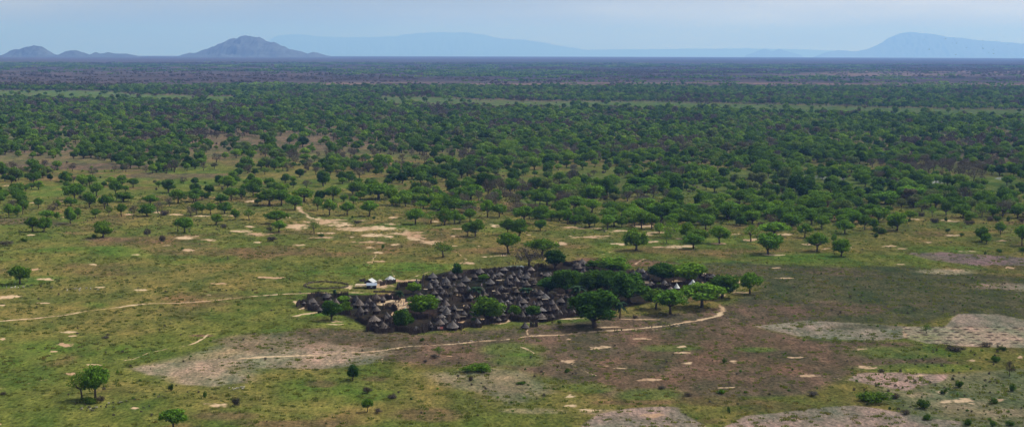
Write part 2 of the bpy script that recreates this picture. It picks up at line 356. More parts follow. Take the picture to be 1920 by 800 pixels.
# a few unlisted small scalds scattered over the plain and in forest clearings
R2 = np.random.RandomState(3)
for i in range(22):
    a = R2.uniform(-19, 19); d = math.sqrt(R2.uniform(500**2, 1900**2)); q = (d * math.sin(math.radians(a)), d * math.cos(math.radians(a)))
    rr = R2.uniform(.6, 1.4) * (1 if d < 1200 else 2.2)
    m = (np.abs(x - q[0]) < rr * 4) & (np.abs(y - q[1]) < rr * 4)
    r = np.hypot((x[m] - q[0]) / rr / 1.7, (y[m] - q[1]) / rr); sand[m] = np.maximum(sand[m], np.clip(.95 - .5 * r, 0, 1))
PATHS = [([(-40,604),(0,602),(60,597),(110,591),(160,583),(210,577),(270,569),(330,567),(400,562),(470,555),(540,551),(600,549),(680,549)],1.5),
([(-20,732),(0,728),(30,724),(65,716),(100,708),(125,702),(150,698),(170,686),(180,682),(210,680),(245,673),(270,663),(300,656),(340,648),(365,640),(400,627),(440,622)],.9),
([(440,673),(490,668),(552,665),(600,664),(657,660),(724,655),(760,650),(814,646),(873,641),(960,635),(993,630),(1055,627),(1129,620),(1190,616),(1246,610),(1302,602),(1343,593),(1356,579),(1350,570)],1.8),
([(1190,619),(1246,614),(1300,606)],1.3),
([(724,655),(722,672),(718,683)],1.0),([(535,643),(540,652),(552,665)],1.0),([(560,592),(580,588),(608,584)],2.2),
([(977,632),(979,646),(986,652),(1000,664)],.8),([(1068,680),(1090,690),(1120,702)],.7),([(993,630),(988,612)],.8),
([(562,388),(570,398),(577,407),(600,413)],2.4),([(770,444),(790,450),(805,456)],2.0),([(855,470),(862,478),(866,488),(850,500),(800,512),(770,520)],.9),
([(735,508),(742,513),(745,520)],.5),([(1120,478),(1150,468),(1180,464),(1260,462)],1.2),([(1188,497),(1208,485),(1240,487)],.8),
([(1376,545),(1382,535),(1392,528)],1.6),([(690,500),(703,478),(696,462)],.8),([(1590,714),(1540,705),(1520,701)],.8),([(925,480),(960,478),(985,480)],1.2)]
for pts, hw in PATHS:
    g = ground(np.array([p[0] for p in pts], float), np.array([p[1] for p in pts], float))
    m = (x > g[:, 0].min() - 12) & (x < g[:, 0].max() + 12) & (y > g[:, 1].min() - 12) & (y < g[:, 1].max() + 12)
    qx = x[m] + (n2[m] - .5) * 8; qy = y[m] + (n4[m] - .5) * 8; dm = np.full(len(qx), 1e9)
    for i in range(len(g) - 1):
        ax, ay = g[i, :2]; bx, by = g[i + 1, :2]; t = np.clip(((qx - ax) * (bx - ax) + (qy - ay) * (by - ay)) / ((bx - ax)**2 + (by - ay)**2), 0, 1)
        dm = np.minimum(dm, np.hypot(qx - ax - t * (bx - ax), qy - ay - t * (by - ay)))
    sand[m] = np.maximum(sand[m], np.clip(1.0 - .5 * dm / hw, 0, 1) * np.clip((.5 if hw > 1.4 else .34) + .5 * fbm(x[m] / 14, y[m] / 20, 77, 3), 0, .86))
# dark oval spots over the dotted field
spots = []
for j, yy in enumerate([613, 617.5, 622, 627, 632, 637.5, 643]):
    for xx in np.arange(1695 + (j % 2) * 12, 1990, 26):
        spots.append((xx + random.uniform(-7, 7), yy + random.uniform(-1, 1)))
sp = np.zeros(len(x))
for sx, sy in spots:
    m = (np.abs(px - sx) < 16) & (np.abs(py - sy) < 3)
    r = np.hypot((px[m] - sx) / random.uniform(5, 8), (py[m] - sy) / 1.1); sp[m] = np.maximum(sp[m], 1 - sm(.7, 1.2, r))
paint(C(.075, .055, .045), sp * dotted)

sand = np.maximum(sand, (.36 * lowf + .34 * dotted + barem + .22 * tilled).astype(np.float32)).astype(np.float32)
# water flats seen between the trees
gmesh_v = np.stack([x, y, z], -1)
ii = np.arange(nA * nD).reshape(nD, nA)
a = ii[:-1, :-1]; b = ii[:-1, 1:]; c = ii[1:, 1:]; d = ii[1:, :-1]
Q = np.stack([a, b, c, d], -1).reshape(-1, 4)
Q = np.concatenate([Q, np.stack([ii[:-1, -1], ii[:-1, 0], ii[1:, 0], ii[1:, -1]], -1)])

mg, nt, out = newmat('savanna_ground')
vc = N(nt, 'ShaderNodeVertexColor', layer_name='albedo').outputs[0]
sd = N(nt, 'ShaderNodeAttribute', attribute_name='sand').outputs['Fac']
pos = N(nt, 'ShaderNodeNewGeometry').outputs['Position']
mp = N(nt, 'ShaderNodeMapping'); mp.inputs['Scale'].default_value = (1, .45, 1); L(nt, pos, mp.inputs[0]); wp = mp.outputs[0]
nA1 = noise(nt, wp, .9, 5, .7); nB1 = noise(nt, wp, .17, 6, .72); nC1 = noise(nt, wp, .05, 4, .6)
spk = ramp(nt, nA1, [(.32, (.42, .46, .45)), (.5, (1.0, 1.0, 1.0)), (.68, (1.65, 1.6, 1.6))])
spk2 = ramp(nt, nB1, [(.33, (.58, .64, .60)), (.5, (.97, .97, .97)), (.67, (1.5, 1.38, 1.42))])
spk3 = ramp(nt, nC1, [(.36, (.68, .84, .74)), (.64, (1.34, 1.16, 1.2))])
c = mixc(nt, 1.0, vc, spk, 'MULTIPLY'); c = mixc(nt, 1.0, c, spk2, 'MULTIPLY'); c = mixc(nt, 1.0, c, spk3, 'MULTIPLY')
nS = noise(nt, wp, .28, 5, .7)
sfac = math_(nt, 'MULTIPLY', math_(nt, 'SUBTRACT', math_(nt, 'ADD', sd, math_(nt, 'MULTIPLY', math_(nt, 'SUBTRACT', nS, .5), 1.15)), .47), 4.5, True)
scol = ramp(nt, noise(nt, pos, .03, 3), [(.35, (.46, .30, .19)), (.6, (.60, .46, .30))])
scol = mixc(nt, 1.0, scol, ramp(nt, nA1, [(.3, (.72,) * 3), (.7, (1.15,) * 3)]), 'MULTIPLY')
c = mixc(nt, sfac, c, scol)
bs = N(nt, 'ShaderNodeBsdfDiffuse'); bs.inputs['Roughness'].default_value = 1
bmp = N(nt, 'ShaderNodeBump'); bmp.inputs['Strength'].default_value = .8; bmp.inputs['Distance'].default_value = .35
L(nt, nA1, bmp.inputs['Height']); L(nt, bmp.outputs[0], bs.inputs['Normal'])
L(nt, c, bs.inputs['Color']); L(nt, bs.outputs[0], out.inputs[0])
gm = npmesh('ground', gmesh_v, Q, mg, True)
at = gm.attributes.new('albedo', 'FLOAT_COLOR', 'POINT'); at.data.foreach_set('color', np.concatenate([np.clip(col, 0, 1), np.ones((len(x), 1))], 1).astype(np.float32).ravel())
at = gm.attributes.new('sand', 'FLOAT', 'POINT'); at.data.foreach_set('value', sand)
go = link('ground', gm); setp(go, kind='structure')
go['label'] = 'wide savanna plain of green and brown grass with sandy patches'; go['category'] = 'ground'

# ------------------------------------------------------------------ hills
def spline(pts, n):
    xs = np.array([p[0] for p in pts], float); ys = np.array([p[1] for p in pts], float)
    X_ = np.linspace(xs[0], xs[-1], n); return X_, np.interp(X_, xs, ys)
def hill(name, pts, D, depth, seed, label, rough=1.0, n=None):
    n = n or int((pts[-1][0] - pts[0][0]) / 1.5) + 2
    X_, Y_ = spline(pts, n)
    k = np.array([.25, .5, .25]); Y_ = np.convolve(np.pad(Y_, 1, 'edge'), k, 'valid'); Y_ = Y_ + (fbm(X_ / 14, X_ * 0, seed, 4) - .5) * 9 * rough * np.clip((105 - Y_) / 20, 0, 1)
    m = 40; V = []
    wpx = (X_ - CX) / F * D                                # world x of each column
    d = dirpx(X_, Y_); zt = H + D * d[:, 2] / d[:, 1]      # crest height
    base = gz(wpx, D); ht = np.maximum(zt - base, 4)
    for j in range(m + 1):
        t = j / m * 2 - 1                                  # -1 front foot .. 1 back foot
        prof = max(0, 1 - abs(t))
        yy = D + t * depth
        e = fbm(wpx / (depth * .22), np.full(n, yy / (depth * .22)), seed, 5) - .5
        e2 = np.abs(fbm(wpx / (depth * .09), np.full(n, yy / (depth * .14)), seed + 5, 4) - .5)
        s = prof**(1.15) * (3 - 2 * prof) / 1.0 if False else (prof * prof * (3 - 2 * prof) * .6 + prof * .4)
        hh = ht * np.clip(s + (e * .75 * rough - e2 * 1.0) * (1 - prof)**.35 * min(1, prof * 3), 0, 1.0)
        V.append(np.stack([wpx, np.full(n, yy), gz(wpx, yy) - 6 + hh + (0 if prof else -60) + (6 if prof > .98 else 0)], -1))
    V = np.concatenate(V); ii = np.arange(n * (m + 1)).reshape(m + 1, n)
    Qh = np.stack([ii[:-1, :-1], ii[:-1, 1:], ii[1:, 1:], ii[1:, :-1]], -1).reshape(-1, 4)
    o = link(name, npmesh(name, V, Qh, M_rock, False)); setp(o, label, 'hill', None, 'structure'); return o
hill('hills', [(-160, 106), (-90, 100), (-40, 103), (0, 108), (10, 105), (22, 96), (35, 93.5), (55, 90), (72, 86), (82, 87), (90, 93), (105, 102), (112, 103), (125, 97), (145, 95), (158, 98), (172, 103), (183, 97), (190, 100), (205, 98), (220, 101), (240, 101), (258, 104), (270, 107)], 24000, 700, 3, 'low dark blue hills at the left end of the horizon')
hill('hills', [(325, 107), (345, 104), (358, 99), (370, 99.5), (385, 94), (398, 90), (410, 83), (430, 74), (450, 69), (470, 67), (490, 69.5), (505, 77), (520, 81), (545, 92), (565, 96), (578, 101), (586, 98), (597, 98.5), (612, 104), (630, 107)], 25500, 1500, 8, 'blue rocky dome shaped hill on the horizon left of centre')
hill('hills', [(470, 100), (505, 77), (520, 67), (540, 65), (570, 65), (600, 69), (640, 70.5), (700, 70), (740, 68), (780, 63), (830, 60), (880, 61.5), (910, 66), (940, 73), (980, 75), (1010, 79), (1060, 88), (1100, 94), (1180, 92.5), (1300, 91.5), (1400, 91), (1480, 92), (1560, 95), (1640, 98)], 108000, 3500, 14, 'pale blue long mountain ridge behind the dome hill', .3)
hill('hills', [(1395, 104), (1412, 98), (1430, 90), (1445, 97), (1458, 92), (1475, 97), (1500, 104)], 80000, 900, 22, 'small twin pale peaks left of the right hand mountain', .4)
hill('hills', [(1530, 104), (1545, 98), (1570, 94), (1600, 96.5), (1620, 93), (1650, 80), (1660, 72), (1680, 63), (1700, 60), (1720, 62), (1750, 65), (1770, 69.5), (1800, 71.5), (1830, 76), (1850, 76), (1880, 79), (1920, 82), (2000, 84), (2100, 92), (2200, 104)], 76000, 3000, 27, 'pale blue flat topped mountain at the right end of the horizon', .3)

# ------------------------------------------------------------------ trees: prototype meshes
def crown_mesh(name, lobes, nleaf, size, mat, seed, droop=0, shell=.5):
    R = np.random.RandomState(seed); lob = np.array(lobes, float)     # x y z rx ry rz
    vol = (lob[:, 3] * lob[:, 4] * lob[:, 5])**.7; pk = R.choice(len(lob), nleaf, p=vol / vol.sum())
    d = R.normal(size=(nleaf, 3)); d /= np.linalg.norm(d, axis=1)[:, None]
    r = shell + (1 - shell) * R.rand(nleaf)**.6
    ps = lob[pk, :3] + d * lob[pk, 3:] * r[:, None] * (1 + .12 * R.randn(nleaf)[:, None])
    nrm = d / lob[pk, 3:]; nrm /= np.linalg.norm(nrm, axis=1)[:, None]
    nrm += R.normal(size=(nleaf, 3)) * .4; nrm /= np.linalg.norm(nrm, axis=1)[:, None]
    t = np.cross(nrm, R.normal(size=(nleaf, 3))); t /= np.linalg.norm(t, axis=1)[:, None]; b_ = np.cross(nrm, t)
    s = size * R.uniform(.6, 1.35, nleaf)[:, None]; s2 = s * R.uniform(.5, .9, nleaf)[:, None]
    V = np.stack([ps - t * s, ps - b_ * s2 + t * s * .2, ps + t * s, ps + b_ * s2 - t * s * .1], 1).reshape(-1, 3)
    V[:, 2] = np.maximum(V[:, 2], .15)
    return npmesh(name, V, np.arange(nleaf * 4).reshape(-1, 4), mat)
def acacia(seed, n, size, W=10., Ht=8., flat=1.0):
    R = random.Random(seed); lobes = []
    k = R.randint(7, 9)
    for i in range(k):
        a = 2 * math.pi * i / k + R.uniform(-.3, .3); rr = R.uniform(.24, .33) * W
        lobes.append((rr * math.cos(a), rr * math.sin(a), Ht * R.uniform(.52, .70), W * R.uniform(.14, .2), W * R.uniform(.14, .2), Ht * R.uniform(.14, .2)))
    for i in range(4):
        lobes.append((R.uniform(-.14, .14) * W, R.uniform(-.14, .14) * W, Ht * R.uniform(.72, .83), W * .2, W * .2, Ht * .17))
    for i in range(4):
        a = R.uniform(0, 6.3); q = R.uniform(.15, .32) * W; lobes.append((q * math.cos(a), q * math.sin(a), Ht * R.uniform(.38, .52), W * .13, W * .13, Ht * .12))
    for i in range(2):
        a = R.uniform(0, 6.3); lobes.append((.4 * W * math.cos(a), .4 * W * math.sin(a), Ht * R.uniform(.5, .66), W * .1, W * .09, Ht * .08))
    return lobes
def roundt(seed, W=10., Ht=9.):
    R = random.Random(seed); lobes = []
    for i in range(15):
        a = R.uniform(0, 6.28); e = R.uniform(-.75, 1.2); rr = .31 * W * math.cos(min(e, 1.3)) * R.uniform(.8, 1.15)
        lobes.append((rr * math.cos(a), rr * math.sin(a), Ht * (.53 + .3 * math.sin(e)), W * R.uniform(.12, .2), W * R.uniform(.12, .2), Ht * R.uniform(.1, .17)))
    lobes.append((0, 0, Ht * .55, W * .3, W * .3, Ht * .28)); return lobes
def bushl(seed, W=10., Ht=8.):
    R = random.Random(seed); lobes = []
    for i in range(9):
        a = R.uniform(0, 6.28); rr = R.uniform(.05, .32) * W
        lobes.append((rr * math.cos(a), rr * math.sin(a), Ht * R.uniform(.22, .62) * (1 - rr / W), W * R.uniform(.14, .22), W * R.uniform(.14, .22), Ht * R.uniform(.18, .3)))
    return lobes
def trunk_mesh(name, seed, lobes, fork=.35, r=.3, Ht=8., thin=1):
    R = random.Random(seed); mb = MB(); lean = (R.uniform(-.5, .5), R.uniform(-.5, .5)); fz = Ht * fork
    top = Vector((lean[0], lean[1], fz))
    mb.tube([(0, 0, -.3), (lean[0] * .3, lean[1] * .3, fz * .5), top], [r * 1.25, r, r * .85], 7)
    for lb in lobes[:9]:
        e = Vector((lb[0], lb[1], lb[2])); m1 = top.lerp(e, .5) + Vector((R.uniform(-.3, .3), R.uniform(-.3, .3), -.05 * Ht))
        mb.tube([top - Vector((0, 0, .15)), m1, e], [r * .5, r * .33, r * .12], 5)
        for q in range(2):
            mb.tube([m1, m1.lerp(e, .6) + Vector((R.uniform(-1, 1), R.uniform(-1, 1), R.uniform(.2, .8)))], [r * .2, r * .08], 4)
    return mb.mesh(name, M_bark, True)
PROTO = {}
def mk(kind, i, lobes, n, size, mat, fork, r, Ht, shell=.5):
    cm = crown_mesh('crown', lobes, n, size, mat, i * 7 + 1, shell=shell); v = np.zeros(len(cm.vertices) * 3); cm.vertices.foreach_get('co', v); v = v.reshape(-1, 3)
    ext = np.mean([np.percentile(v[:, a], 98.5) - np.percentile(v[:, a], 1.5) for a in (0, 1)]); top = np.percentile(v[:, 2], 99)
    PROTO.setdefault(kind, []).append((cm, trunk_mesh('trunk', i, lobes, fork, r, Ht), ext, top))
for i in range(5): mk('acacia', 10 + i, acacia(10 + i, 0, 0), 2000, .33, M_acacia, .3, .32, 8.)
for i in range(3): mk('acacia_sparse', 20 + i, acacia(20 + i, 0, 0), 800, .24, M_acacia, .36, .28, 8.)
for i in range(4): mk('round', 30 + i, roundt(30 + i), 2500, .34, M_acacia, .2, .36, 9., .6)
for i in range(4): mk('dense', 40 + i, roundt(40 + i), 4200, .31, M_dense, .18, .4, 9., .68)
for i in range(3): mk('bare', 50 + i, roundt(50 + i), 1100, .2, M_bare, .3, .3, 9., .3)
for i in range(3): mk('bush', 60 + i, bushl(60 + i), 1300, .32, M_acacia, .08, .16, 8., .5)
for i in range(3): mk('dry_bush', 70 + i, bushl(70 + i), 1100, .27, M_bare, .08, .16, 8., .35)
SZ = {'acacia': (10., 7.1), 'acacia_sparse': (10., 7.1), 'round': (9.8, 8.6), 'dense': (9.8, 8.6), 'bare': (9.8, 8.6), 'bush': (9., 7.), 'dry_bush': (9., 7.)}
def palm_mesh(seed, Ht=7., n=44, Lf=3.2):
    R = random.Random(seed); mb = MB(); tr = MB()
    tr.tube([(0, 0, -.3), (.1, .05, Ht * .4), (.2, .1, Ht)], [.3, .22, .2], 7)
    for i in range(n):
        a = R.uniform(0, 6.283); e = R.uniform(-.6, 1.3); l = Lf * R.uniform(.8, 1.1)
        dx, dy = math.cos(a), math.sin(a); pts = []; b0 = Vector((.2, .1, Ht))
        for k in range(6):
            t = k / 5; pts.append(b0 + Vector((dx * l * t * math.cos(e * .7), dy * l * t * math.cos(e * .7), l * (math.sin(e) * t - .75 * t * t))))
        for k in range(5):
            w0 = .34 * math.sin(math.pi * (k / 5 * .8 + .15)); w1 = .34 * math.sin(math.pi * ((k + 1) / 5 * .8 + .15)) if k < 4 else .03
            s = Vector((-dy, dx, 0))
            for sg in (-1, 1):
                mb.add([pts[k], pts[k + 1], pts[k + 1] + s * w1 * sg * 1.4 - Vector((0, 0, .22 * w1)), pts[k] + s * w0 * sg * 1.4 - Vector((0, 0, .22 * w0))], [(0, 1, 2, 3)])
    return mb.mesh('fronds', M_palm), tr.mesh('trunk', M_bark, True)
PALM = [palm_mesh(s) for s in (1, 2)]

# ------------------------------------------------------------------ traced trees and bushes
# x, base y, width, height in the photograph's pixels, kind, brightness of its leaves (None: any)
T = []
def t(*a): T.append(a)
A, AS, RO, DE, BA, BU, DB = 'acacia', 'acacia_sparse', 'round', 'dense', 'bare', 'bush', 'dry_bush'
fg = [ # foreground and village trees with their own labels
(154,748,40,51,AS,.85,'darker left tree of the pair at bottom left, leafy down its sides'),
(179,747,46,62,A,1.25,'taller bright green right tree of the pair at bottom left'),
(325,803,50,37,A,1.0,'small umbrella tree cut by the bottom edge at left'),
(37,532,37,33,A,.95,'lone green tree with dark shadow at the far left of the plain'),
(661,712,21,28,DE,.8,'dark leaning tree standing alone below the long sandy path'),
(689,771,21,24,A,1.0,'small round topped tree near the bottom edge left of centre'),
(823,667,17,18,AS,.8,'small flat topped tree in brown grass just below the village path'),
(1737,624,19,16,AS,.7,'small gnarled tree at the edge of the dotted field'),
(1893,705,14,30,BA,.7,'nearly leafless thin tree at right edge below the fields'),
(1115,613,80,67,DE,.9,'largest dark spreading tree in front of the village'),
(1257,588,60,45,A,1.25,'bright green umbrella tree over an oval shadow right of the village front'),
(1230,579,40,37,A,.75,'duller olive tree just left of the bright umbrella tree'),
(1316,576,76,45,A,1.05,'wide low tree with a bare grey middle right of the bright umbrella tree'),
(1354,558,54,42,DE,1.0,'dark round tree at the right end of the village'),
(1406,550,38,38,A,1.1,'lone green tree outside the right end of the village'),
(1289,529,56,34,RO,1.0,'broad dome shaped tree beyond the white tents'),
(1240,528,42,34,DE,1.05,'round dark tree between two hut groups on the village right'),
(1180,567,66,54,DE,1.05,'large dense tree at the right end of the village grove'),
(1136,552,40,44,DE,1.0,'third dense tree from left in the village grove'),
(1104,552,48,43,DE,.9,'second dense tree from left in the village grove'),
(1064,550,54,44,DE,1.05,'leftmost dense tree of the village grove'),
(1160,537,36,28,DE,1.15,'smaller dense tree peeking up behind the village grove'),
(1151,513,54,29,RO,1.1,'broad green tree on the far side behind the village grove'),
(1040,504,38,34,DE,.6,'very dark round tree at the back of the village'),
(1031,546,48,27,DE,1.1,'low dome shaped green tree among huts left of the grove'),
(858,519,21,25,DE,1.0,'small dark tree at the back left corner of the huts'),
(791,591,54,38,RO,.8,'wide feathery green tree right of the sandy square'),
(756,616,38,36,DE,.85,'dark round tree at the village front below the sandy square'),
(621,600,33,35,DE,.85,'dark tree with a black shadow in front of the left hut group'),
(647,588,24,22,RO,.9,'green tree just behind the dark tree of the left hut group'),
(643,569,19,14,RO,1.1,'small bright crown in the middle of the left hut group'),
(776,551,25,21,RO,1.15,'bright round tree behind the sandy square'),
(914,604,56,47,RO,1.05,'large green tree among the front huts in the village middle'),
(965,594,25,22,RO,.95,'left one of two small round trees near the village front'),
(998,594,26,21,DE,1.35,'right one of two small round trees near the village front'),
(906,527,15,13,RO,1.0,'pale green little tree among the back left huts'),
(1036,557,15,12,BA,1.2,'yellowish small tree below the low dome shaped tree'),
(848,561,17,25,BA,1.1,'thin brownish tree among huts above the village middle'),
(1113,504,26,16,RO,.9,'low green tree beside the highest back hut'),
(1235,539,11,9,DE,1.1,'little dark tree between two small right hand huts'),
(889,606,11,11,DE,1.2,'tiny dark green tree at the front fence left of the large green tree'),
(614,577,12,14,RO,.9,'small tree squeezed between the huts of the left group'),
(992,499,48,34,BA,.75,'big grey leafless looking tree beside the pond'),
(1016,479,52,31,A,.9,'wide green tree just behind the grey pond tree'),
(953,474,38,37,A,.95,'green tree with shadow behind the village near walking people'),
(831,482,38,29,AS,.7,'sparse dark tree alone in the plain above the tin sheds'),
(1193,469,38,38,RO,1.0,'rounded green tree in the plain behind the village grove'),
(1440,476,43,37,RO,1.1,'dark green big round tree right of the village in the plain'),
(1532,471,38,34,A,1.05,'flat topped tree in the plain, middle of three on the right'),
(1577,480,27,31,RO,1.0,'ball shaped tree in the plain, rightmost of three on the right'),
(193,445,29,30,RO,.85,'dark bushy tree standing alone in the left plain'),
(693,405,32,28,A,1.3,'bright flat topped lone tree above the sand tracks'),
(589,438,25,24,AS,1.0,'small tree standing on the reddish sand tracks'),
(910,358,34,32,DE,.75,'very dark broad tree inside the forest above centre'),
]
mid = [(61,434,21,27,A),(83,434,22,26,RO),(17,408,18,25,A),(32,407,15,22,RO),(43,402,18,27,A),(88,411,27,17,A),(107,412,9,14,RO),(132,419,21,30,RO),(146,410,12,20,A),(72,391,16,20,A),(37,376,22,20,A),(108,392,12,16,A),
(133,386,21,16,RO),(196,391,23,25,A),(168,389,21,27,RO),(208,382,9,20,AS),(204,407,12,22,AS),(179,408,18,16,A),(228,406,18,24,A),(251,405,15,20,BA),(276,405,28,22,RO),(282,385,27,19,A),(233,378,29,17,RO),(296,398,17,20,BA),(181,368,25,25,A),(217,366,21,27,A),(140,375,35,30,A),
(333,434,18,25,AS),(346,436,30,28,A),(406,421,18,19,RO),(441,412,13,20,RO),(467,412,18,20,AS),(358,406,16,19,BA),(369,403,18,24,A),(379,401,10,18,A),(395,401,19,20,A),(421,400,23,21,RO),(415,381,21,17,RO),(519,419,36,24,A),(523,435,25,21,A),(553,393,25,26,A),(505,385,42,29,A),(528,385,31,29,A),(618,403,27,28,A),(596,394,17,24,A),(570,378,33,25,A),(624,375,29,25,A),(434,375,25,23,A),(367,377,27,23,A),(334,381,31,25,A),(458,358,10,13,RO),
(651,403,24,24,A),(645,378,12,13,RO),(663,381,14,13,RO),(735,384,27,30,A),(759,380,25,23,A),(779,420,33,28,A),(808,419,31,22,AS),(833,422,23,31,RO),(852,419,19,25,A),(862,419,21,17,A),(789,394,21,18,AS),(822,398,33,20,RO),(881,415,23,23,A),(914,407,25,31,A),(936,407,23,25,A),(877,443,23,25,A),(891,443,26,31,RO),(718,467,5,9,RO),(952,440,23,29,A),(789,375,41,25,A),(930,376,21,21,A),(860,373,31,21,A),(883,373,37,26,RO),(670,366,31,25,A),(710,373,50,28,A),(852,394,31,21,A),
(973,444,27,32,RO),(1013,432,20,20,RO),(1015,419,25,33,RO),(983,417,33,30,A),(1052,407,29,30,A),(1064,421,17,30,A),(1089,416,27,28,A),(1106,426,25,25,RO),(1115,424,17,20,A),(1139,430,25,27,A),(1166,426,17,21,RO),(1203,428,29,30,A),(1222,429,27,28,A),(1190,424,19,19,A),(1250,455,19,22,AS),(1257,445,41,27,AS),(1236,438,17,20,RO),(1262,420,31,19,A),(1152,373,21,21,DE),(1058,371,37,25,A),(1026,385,27,25,A),(1012,385,22,24,A),(1112,380,37,32,RO),(1166,406,35,25,A),(1110,398,31,24,A),(1079,394,41,26,A),(1186,405,23,23,A),(1208,399,41,27,A),(1230,401,18,22,A),(1250,401,35,21,A),(1265,373,24,21,A),(1254,373,24,21,A),(1205,359,58,25,DE),
(1300,466,39,27,A),(1310,455,41,25,A),(1349,456,34,31,A),(1323,430,26,27,A),(1332,429,12,20,A),(1288,447,23,30,RO),(1408,452,30,31,AS),(1452,443,50,26,A),(1563,454,9,15,RO),(1381,420,21,25,A),(1365,414,24,32,RO),(1410,419,27,23,RO),(1437,406,19,26,RO),(1460,415,23,26,RO),(1484,429,30,27,RO),(1497,424,21,21,A),(1509,445,27,25,A),(1541,429,27,24,A),(1521,410,17,18,RO),(1584,438,29,25,A),(1579,415,29,23,A),(1417,392,17,21,AS),(1328,382,21,20,A),(1318,405,19,15,A),(1336,403,19,15,A),(1355,382,27,19,A),(1405,379,17,17,RO),(1457,394,25,19,A),(1478,391,21,17,A),(1541,378,37,19,A),(1584,378,19,19,RO),(1500,401,19,17,A),
(1682,432,35,33,RO),(1621,431,19,28,A),(1638,429,17,19,RO),(1609,419,14,19,RO),(1673,427,15,15,RO),(1660,382,37,23,RO),(1728,396,27,23,AS),(1754,391,33,27,A),(1774,403,17,26,RO),(1748,407,14,22,AS),(1805,408,31,25,RO),(1820,412,19,15,RO),(1838,380,27,21,RO),(1841,408,24,28,AS),(1862,406,21,21,RO),(1876,440,18,24,A),(1840,453,20,27,RO),(1849,457,17,19,RO),(1880,406,25,30,BA),(1916,460,27,38,A),(1705,373,50,23,RO),(1758,361,17,15,RO),(1887,375,28,22,A)]
bush = [(177,446,8,7,BU),(277,443,10,14,DB),(305,452,13,11,DB),(44,453,11,7,BU),(12,461,20,10,DB),(308,404,14,10,DB),(418,428,12,8,DB),(504,433,9,8,DB),(511,452,18,9,DB),(603,444,9,7,BU),(389,372,11,12,BU),(342,468,5,5,BU),(701,411,6,6,BU),(661,409,5,5,BU),(670,418,13,5,DB),
(1178,360,12,7,BU),(1133,375,14,8,DB),(1138,393,16,14,DB),(1535,398,13,8,DB),(1590,398,12,8,DB),(1383,382,8,6,DB),(1549,387,18,12,DB),(1566,389,17,11,DB),(1428,424,14,8,DB),(1646,438,21,13,BU),(1642,445,8,8,BU),(1752,418,12,10,DB),(1774,415,5,9,BU),(1873,473,10,7,BU),(1917,471,13,8,BU),(1778,434,8,6,BU),(1804,442,8,5,BU),(1815,421,13,7,DB),(1824,421,10,7,DB),(1816,414,10,7,BU),(1856,414,13,8,DB),(1871,414,15,9,BU),(1890,415,6,10,BU),(1915,416,11,7,DB),(1704,416,6,6,BU),(1847,477,4,7,BU),(1712,405,17,8,DB),(1727,406,11,9,DB),(1570,400,9,6,BU),
(187,754,14,13,DB),(166,755,24,11,BU),(321,732,8,12,BU),(384,745,7,13,BU),(442,759,13,15,DB),(5,740,10,6,DB),(689,737,14,12,DB),(707,774,16,9,DB),(814,671,15,7,DB),(797,679,8,5,DB),(792,639,8,6,BU),(735,746,20,8,DB),(883,713,9,8,DB),(898,697,48,14,BU),(1366,774,6,13,BU),(1063,698,8,8,BU),(1359,680,8,8,BU),(1351,737,16,8,BU),(977,719,18,5,BU),(1242,728,14,5,DB),(1165,619,3,3,BU),
(1846,649,22,8,DB),(1790,658,30,10,DB),(1640,754,52,20,BU),(1679,746,18,9,DB),(1733,765,24,16,BU),(1797,726,14,12,BU),(1898,733,12,15,BU),(1770,738,11,9,BU),(1868,678,16,11,BU),(1881,657,12,10,BU),(1650,697,12,6,DB),(1739,786,18,9,BU),(1862,799,12,12,BU),(1814,796,14,12,BU),(1862,756,14,12,BU),(1697,776,18,8,DB),(1895,797,14,10,BU),(1527,741,22,8,DB),(1190,597,9,7,DB),(1048,607,7,7,BU),(198,634,14,4,DB),(260,592,8,3,BU),(1290,742,14,6,DB)]
def lastsort(l): return sorted(l, key=lambda q: q[1])
XS = [(0, 'far left'), (240, 'left'), (520, 'by sand tracks'), (760, 'behind village left'), (1000, 'behind village right'), (1240, 'right of village'), (1480, 'right plain'), (1700, 'far right')]
YS = [(0, 'in forest fringe'), (392, 'at forest edge'), (413, 'before forest edge'), (434, 'in open plain'), (480, 'in middle ground'), (600, 'in front fields'), (700, 'near bottom edge')]
ORD = ['leftmost', 'second from left', 'third from left', 'fourth from left', 'fifth from left', 'sixth from left', 'seventh from left', 'eighth from left', 'ninth from left', 'tenth from left', 'eleventh from left', 'twelfth from left', 'thirteenth from left', 'fourteenth from left', 'fifteenth from left']
def sector(x, y):
    return [s for q, s in XS if x >= q or q == 0][-1], [s for q, s in YS if y >= q][-1]
cnt = {}
def protofor(kind): 
    k = cnt.get(kind, 0); cnt[kind] = k + 1; return PROTO[kind][k % len(PROTO[kind])]
SRC = {}
def put_tree(name, X_, Y_, w, h, kind, br, label, cat, group=None, rnd=random):
    if kind == DE: w = w * .9
    p = P(X_, Y_); k = ppm(p); ci = cnt.get(kind, 0); cm, tm, W, Hh = protofor(kind)
    r = empty(name, p)
    r.scale = (1.05 * w / k / W * rnd.uniform(.95, 1.1), 1.05 * w / k / W * rnd.uniform(.85, 1.1), 1.02 * h / k / Hh); r.rotation_euler = (0, 0, rnd.uniform(0, 6.28))
    setp(r, label, cat, group)
    c = link('crown' if cat == 'tree' else 'foliage', cm, r); c.color = (br * rnd.uniform(.93, 1.07), br, br * rnd.uniform(.9, 1.05), 0)
    tr = link('trunk' if cat == 'tree' else 'stem', tm, r)
    SRC.setdefault(kind, {}).setdefault(ci % len(PROTO[kind]), (c, tr))
    return r
NM = {A: 'umbrella_tree', AS: 'umbrella_tree', RO: 'round_tree', DE: 'dark_leafy_tree', BA: 'dry_tree', BU: 'green_bush', DB: 'dry_bush'}
